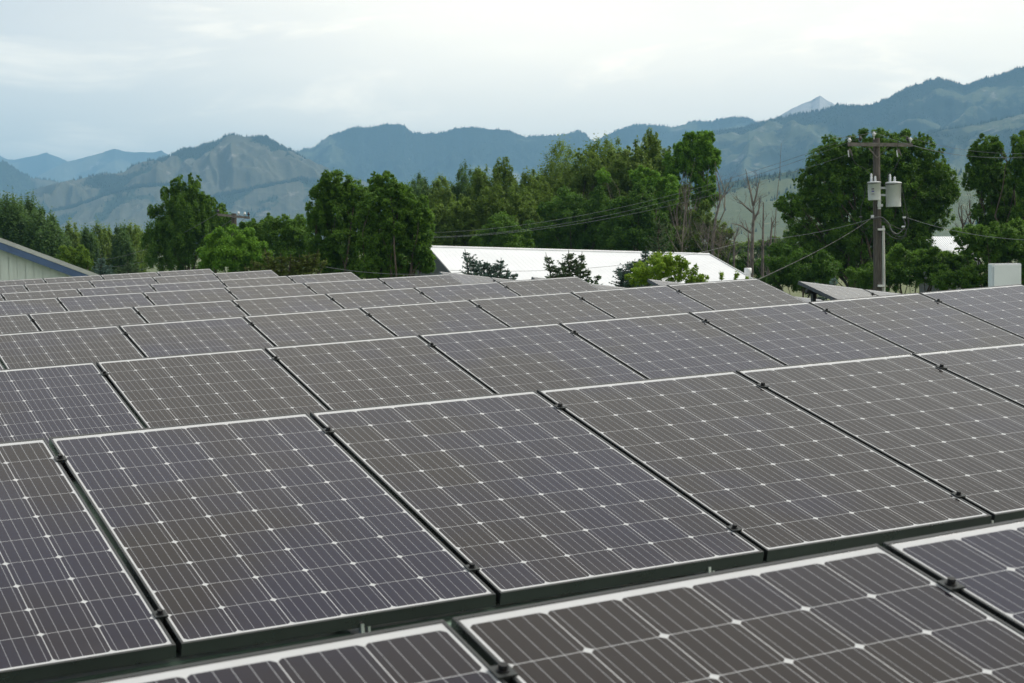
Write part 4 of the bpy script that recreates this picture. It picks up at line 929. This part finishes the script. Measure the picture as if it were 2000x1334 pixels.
# dead trees in the gap
G5 = 'bare dead trees in the gap left of the big tree'
bare_tree('dead_tree', 'thickest bare dead trunk, standing in the gap behind the vent pipe', 90, [[(1467, 545), (1469, 480), (1472, 420), (1471, 400)], [(1471, 402), (1464, 365), (1456, 330)], [(1472, 402), (1479, 372), (1484, 348)], [(1467, 455), (1446, 440), (1428, 436)], [(1470, 415), (1450, 398), (1440, 395)], [(1473, 430), (1482, 410), (1484, 385)]], 401, r0=0.155, group=G5, twig_len=.3, depth=3)
bare_tree('dead_tree', 'slim dead trunk just right of the thickest dead trunk', 92, [[(1489, 545), (1490, 470), (1491, 420), (1491, 395)], [(1494, 480), (1502, 465)]], 402, r0=0.11, group=G5, twig_len=.2, depth=3)
bare_tree('dead_tree', 'leaning dead trunk nearest the big tree', 93, [[(1500, 545), (1504, 480), (1508, 435), (1506, 425)], [(1508, 440), (1514, 425)]], 403, r0=0.11, group=G5, twig_len=.22, depth=3)
bare_tree('dead_tree', 'bare forked tree with wide thin limbs at the left of the gap', 95, [[(1392, 470), (1398, 425), (1406, 395), (1405, 365), (1398, 337)], [(1406, 395), (1416, 372), (1430, 344)], [(1410, 388), (1426, 368), (1434, 358)]], 404, r0=0.10, group=G5, twig_len=.25, depth=3)
bare_tree('dead_tree', 'short dead stub with a hooked limb in the gap', 89, [[(1433, 545), (1434, 480), (1433, 455)], [(1434, 470), (1442, 450), (1442, 440)], [(1434, 500), (1448, 485)]], 405, r0=0.10, group=G5, twig_len=.25, depth=3)
bare_tree('dead_tree', 'very tall thin pale snag before the foothill', 110, [[(1512, 480), (1517, 390), (1523, 335), (1526, 280)]], 406, r0=0.04, group=G5, twig_len=.16, depth=2, mat='grey_stem')
bare_tree('dead_tree', 'narrow leaning dead stem behind the thickest trunk', 94, [[(1460, 545), (1462, 470), (1461, 445)], [(1461, 450), (1455, 430)]], 407, r0=0.09, group=G5, twig_len=.22, depth=3)
G6 = 'tangled bare limbs at the right end of the wood'
for i, (u, vt, lab) in enumerate([(1330, 395, 'tangle of pale bare limbs leaning left below the ragged tree'), (1378, 430, 'bare brush under the right side of the ragged tree'), (1400, 450, 'low bare brush beside the white roof corner'), (1420, 475, 'bare twigs leaning over the white roof')]):
    bare_tree('bare_tree', lab, 92 + i, [[(u, 520), (u + 4, (vt + 520) / 2), (u + 8, vt + 10)], [(u + 3, 480), (u - 14, (vt + 480) / 2), (u - 24, vt)], [(u + 3, 470), (u + 18, (vt + 470) / 2), (u + 22, vt + 5)], [(u, 500), (u - 20, 470), (u - 30, 450)]], 420 + i, 'grey_stem' if i % 2 == 0 else 'dead_bark', 0.06, G6, 4, 0.27, 'dead tree', (3, 6))

# ------------------------------------------------------------------ utility poles and lines
def wire_obj(name, a, b, sag, r, label, mat='wire', group='power line wires', n=28, cat='wire'):
    mb = MB(a); pts = [a + (b - a) * (k / n) - UP * sag * 4 * (k / n) * (1 - k / n) for k in range(n + 1)]
    mb.tube(pts, r, 6); o = mb.build(name, M[mat]); return tag(o, label, cat, group)
ZP = 64.0
def pp(u, v, dz=0.0): return at(u, v, ZP + dz)
foot = pp(1716.5, 560); foot[2] = 0; ptop = pp(1711.5, 270)
pole = empty('utility_pole', foot, 'wooden utility pole with a crossarm and two grey transformers', 'utility pole')
def pmb(): return MB(foot)
pxl = ZP / F_PX
b = pmb(); b.tube([foot, foot + (ptop - foot) * .5, ptop], [0.20, 0.165, 0.128], 16); b.build('pole_shaft', M['pole_wood'], pole)
aL, aR = pp(1656, 282, -.2), pp(1782, 283, -.2)
b = pmb(); b.box((aL + aR) / 2, (aR - aL) / 2, HEAD * .055, UP * .068); arm = b.build('crossarm', M['arm_wood'], pole)
for (u, v) in ((1697, 289), (1735, 288)):
    b = pmb(); b.box((pp(u, v, -.27) + pp(1713, 308, -.2)) / 2, (pp(u, v, -.27) - pp(1713, 308, -.2)) / 2, HEAD * .006, np.array([0, 0, .02]) + SIDE * .012); b.build('brace', M['arm_wood'], pole)
INS = {}
for key, u, v, mt_ in (('a', 1659, 275, 'porcelain'), ('b', 1680, 272, 'dark_ins'), ('c', 1707, 263, 'porcelain'), ('d', 1773, 273, 'dark_ins'), ('e', 1778, 274, 'porcelain')):
    p0 = pp(u, v, -.2); b = pmb(); h0 = -0.10 if key != 'c' else -0.18
    b.lathe(p0, [(h0, .018), (-.05, .018), (-.045, .05), (-.02, .055), (0, .045), (.015, .085), (.04, .085), (.055, .045), (.09, .05), (.11, .03)], 12)
    b.build('insulator', M[mt_], pole); INS[key] = p0 + UP * .1
for u in (1658, 1753):  # fused cutouts hung under the arm
    b = pmb(); q = pp(u, 291, -.26); b.tube([q, q + SIDE * .04 - UP * .16], [.03, .03], 8); b.tube([q + SIDE * .05, q + SIDE * .13 - UP * .26 - HEAD * .05], [.022, .016], 8); b.build('cutout', M['arm_wood'], pole)
    b = pmb(); b.tube([q - SIDE * .03 - UP * .05, q - SIDE * .0 - UP * .30], .022, 8); b.build('fuse_tube', M['porcelain'], pole)
def can(uc, vt_, vb_, wpx, dz, blabel):
    c0 = pp(uc, vb_, dz); c1 = pp(uc, vt_, dz); r = wpx / 2 * pxl; h = c1[2] - c0[2]; c0 = np.array([c1[0], c1[1], c0[2]])
    b = pmb(); b.lathe(c0, [(0, r * .93), (.012, r * .96), (.02, r * .96), (h * .97, r), (h * .975, r * 1.05), (h, r * 1.05), (h * 1.02, r * 1.0), (h * 1.05, r * .55)], 24)
    tk = b.build('transformer', M['xfmr'], pole)
    for du, hh in ((-.45, .34), (.15, .24)):
        q = np.array([c0[0], c0[1], c0[2] + h]) + SIDE * du * r
        b = pmb(); b.lathe(q, [(0, .055), (.03, .055), (.05, .04), (.07, .058), (.09, .04), (.11, .056), (.13, .04), (hh * .6, .05), (hh * .62, .03), (hh * .8, .045), (hh, .015)], 12); b.build('bushing', M['porcelain'], tk)
    b = pmb(); cb_ = np.array([c0[0], c0[1], c0[2] + h * .94]); b.tube([cb_ + r * 1.09 * (math.cos(a_) * SIDE + math.sin(a_) * HEAD) - UP * .02 * math.sin(a_ * 2) for a_ in np.linspace(-3.3, .3, 16)], .012, 6); b.build('band_cable', M['cable'], tk)
    return tk, c0, r, h
tA, cA, rA, hA = can(1707.5, 356, 391, 25, -.42, 'left')
tB, cB, rB, hB = can(1745, 357, 404, 30, -.15, 'right')
# sticker on the left can
for z_, hh, mt_ in ((.40, .04, 'decal_dark'), (.31, .045, 'decal'), (.22, .02, 'decal_dark')):
    b = pmb(); V = []
    for zz_ in (z_, z_ + hh):
        for a_ in np.linspace(-2.2, -1.8, 5): V.append(cA + UP * zz_ + (rA * 1.004 + .002) * (math.cos(a_) * SIDE + math.sin(a_) * HEAD))
    b.add(V, [(i, i + 1, i + 6, i + 5) for i in range(4)]); b.build('sticker', M[mt_], tA)
for v in (367, 381):
    b = pmb(); q0, q1 = pp(1719, v, -.05), pp(1733, v, -.1); b.box((q0 + q1) / 2, (q1 - q0) / 2, HEAD * .05, UP * .04); b.build('bracket', M['xfmr'], pole)
b = pmb(); q = pp(1717.5, 394, -.22); b.box(q, SIDE * .06, HEAD * .02, UP * .28); b.box(pp(1719, 401, -.26), SIDE * .10, HEAD * .02, UP * .05); b.build('mounting_plate', M['xfmr'], pole)
b = pmb(); b.tube([np.array([*pp(1727, 560, -.1)[:2], 0]), pp(1726.5, 560, -.1), pp(1725, 441, -.1)], .052, 10); b.build('conduit', M['conduit'], pole)
b = pmb(); b.tube([np.array([*pp(1722, 560, -.1)[:2], 0]), pp(1721, 441, -.1)], .014, 6); b.build('ground_wire', M['cable'], pole)
for v in (448, 558):
    b = pmb(); b.box(pp(1721, v, -.12), SIDE * .13, HEAD * .10, UP * .04); b.build('strap', M['silver'], pole)
b = pmb(); b.box(pp(1704, 423, -.2), SIDE * .05, HEAD * .05, UP * .06); b.build('service_bracket', M['porcelain'], pole)
loops = [[(1706, 425), (1722, 424), (1735, 435), (1742, 450), (1752, 457), (1762, 450), (1768, 440), (1765, 425)], [(1706, 428), (1724, 426), (1736, 444), (1748, 460), (1764, 462), (1770, 450), (1768, 446)],
         [(1716, 428), (1742, 440), (1760, 448), (1772, 446), (1774, 435), (1768, 418)], [(1728, 452), (1740, 462), (1756, 467), (1768, 462), (1770, 452)]]
def spline(pts, n=5):
    P_ = [np.array(p, float) for p in pts]; out = []
    for i in range(len(P_) - 1):
        p0, p1, p2, p3 = P_[max(i - 1, 0)], P_[i], P_[i + 1], P_[min(i + 2, len(P_) - 1)]
        for k in range(n):
            t_ = k / n; out.append(.5 * (2 * p1 + (p2 - p0) * t_ + (2 * p0 - 5 * p1 + 4 * p2 - p3) * t_ ** 2 + (3 * p1 - p0 - 3 * p2 + p3) * t_ ** 3))
    return out + [P_[-1]]
for i, lp in enumerate(loops):
    b = pmb(); b.tube([pp(u, v, -.3 - .08 * i) for u, v in spline(lp)], .017 if i < 2 else .012, 6); b.build('cable_loop', M['wire'] if i < 1 else M['cable'], pole)
for i, lp in enumerate([[(1692, 360), (1688, 385), (1682, 405), (1681, 420)], [(1681, 420), (1684, 442), (1692, 448), (1700, 440), (1705, 440)], [(1761, 362), (1760, 390), (1762, 410), (1766, 425), (1768, 440)], [(1760, 362), (1766, 390), (1770, 410), (1775, 430), (1773, 442)], [(1661, 300), (1672, 320), (1690, 330), (1703, 345)], [(1775, 268), (1762, 266), (1755, 275), (1753, 290)], [(1757, 310), (1748, 328), (1735, 340), (1733, 350)]]):
    b = pmb(); b.tube([pp(u, v, -.35) for u, v in spline(lp)], .011, 6); b.build('lead_wire', M['cable'], pole)
for (u, v) in ((1681, 424), (1766, 425), (1764, 443)):
    b = pmb(); b.tube([pp(u - 3, v, -.34), pp(u + 3, v, -.34)], .035, 8); b.build('splice', M['dark_ins'] if u < 1700 else M['porcelain'], pole)

# second pole, with its crossarm
Z2 = 97.0
f2 = at(457, 600, Z2); f2[2] = 0
pole2 = empty('utility_pole', f2, 'distant wooden utility pole with one slanting crossarm above the round green tree', 'utility pole')
b = MB(f2); b.tube([f2, at(457, 417, Z2)], [.2, .15], 12); b.build('pole_shaft', M['pole_wood'], pole2)
b = MB(f2); q0, q1 = at(425, 419, Z2 - .3), at(488, 425.5, Z2 - .3); b.box((q0 + q1) / 2, (q1 - q0) / 2, HEAD * .06, UP * .07); b.build('crossarm', M['arm_wood'], pole2)
for u, v in ((426, 418), (466, 422), (478, 423), (485.5, 424)):
    b = MB(f2); b.lathe(at(u, v, Z2 - .3), [(0, .02), (.1, .02), (.11, .08), (.2, .08), (.22, .05), (.28, .05)], 10); b.build('insulator', M['dark_ins'] if u in (426, 485.5) else M['porcelain'], pole2)
Z3 = 165.0
f3 = at(36, 600, Z3); f3[2] = 0
pole3 = empty('utility_pole', f3, 'small far utility pole with two white insulators above the shed roof', 'utility pole')
b = MB(f3); b.tube([f3, at(36, 458, Z3)], [.2, .14], 10); b.build('pole_shaft', M['pole_wood'], pole3)
b = MB(f3); b.box((at(18, 462, Z3 - .3) + at(54, 465, Z3 - .3)) / 2, (at(54, 465, Z3 - .3) - at(18, 462, Z3 - .3)) / 2, HEAD * .06, UP * .07); b.build('crossarm', M['arm_wood'], pole3)
for u, v in ((20, 462), (52, 463)):
    b = MB(f3); b.lathe(at(u, v, Z3 - .3), [(0, .03), (.1, .03), (.12, .09), (.3, .07), (.36, .03)], 10); b.build('insulator', M['porcelain'], pole3)
b = MB(f3); b.tube([np.array([*at(53, 500, Z3)[:2], 0]), at(53, 463, Z3)], .09, 8); b.build('support_post', M['conduit'], pole3)
# lines
wire_obj('power_line', INS['a'], at(485.5, 421, Z2 - .3), 2.1, .0062, 'upper wire from the transformer pole to the distant pole')
wire_obj('power_line', INS['b'] - UP * .05, at(466, 420, Z2 - .3), 2.35, .0062, 'middle wire from the transformer pole to the distant pole')
wire_obj('power_line', pp(1663, 300, -.2), at(426, 417, Z2 - .3), 2.2, .0062, 'lower wire from the transformer pole to the distant pole')
for i, (u, v, u3, s_, nm_) in enumerate([(426, 416, 20, 2.6, 'upper'), (466, 421, 36, 3.0, 'middle'), (485.5, 422, 53, 3.4, 'lower')]):
    wire_obj('power_line', at(u, v, Z2 - .3), at(u3, 460 + i, Z3 - .3), s_, .011, nm_ + ' wire from the distant pole towards the small far pole')
wire_obj('power_line', INS['e'], at(2060, 297, 55), .25, .006, 'upper wire leaving the transformer pole to the right')
wire_obj('power_line', INS['c'], at(2060, 300, 55), .45, .006, 'wire from the pole top to the right')
wire_obj('power_line', pp(1784, 284, -.2), at(2060, 303, 55), .25, .006, 'lowest crossarm level wire leaving to the right')
wire_obj('power_line', INS['c'], INS['a'] + SIDE * -.6 + UP * .02, .05, .010, 'short wire from the pole top to the left arm end')
wire_obj('service_wire', pp(1768, 424, -.3), at(2080, 470, 52), .25, .009, 'single wire at mid pole height leaving to the right')
wire_obj('service_wire', pp(1700, 428, -.3), at(1480, 468, 78), .15, .009, 'single wire at mid pole height leaving to the left')
wire_obj('service_drop', pp(1705, 424, -.3), at(1478, 547, 27), .10, .0085, 'thick twisted black and silver cable slanting from the pole down to the roof', 'drop', 'service cables', cat='cable')
wire_obj('service_wire', at(560, 505, 60), at(905, 532, 52), .25, .008, 'thin wire low across the big dark pair')
wire_obj('service_wire', at(880, 528, 60), at(1460, 470, 84), .5, .008, 'thin faint wire across the white roof', 'wire')

# ------------------------------------------------------------------ haze
hz_m, t = mat_new('valley haze')
pv = t.n('ShaderNodeVolumePrincipled'); pv.inputs['Color'].default_value = (0.30, 0.57, 0.86, 1); pv.inputs['Density'].default_value = 1.15e-4; pv.inputs['Anisotropy'].default_value = 0.0
o_ = t.n('ShaderNodeOutputMaterial'); t.l(pv.outputs[0], o_.inputs['Volume'])
hb = MB()
hb.hexa([(-9000, -1500, -4), (13500, -1500, -4), (13500, 16000, -4), (-9000, 16000, -4), (-9000, -1500, 790), (13500, -1500, 790), (13500, 16000, 790), (-9000, 16000, 790)])
tag(hb.build('haze', hz_m), 'pale blue summer haze over the valley', 'haze', None, 'stuff')
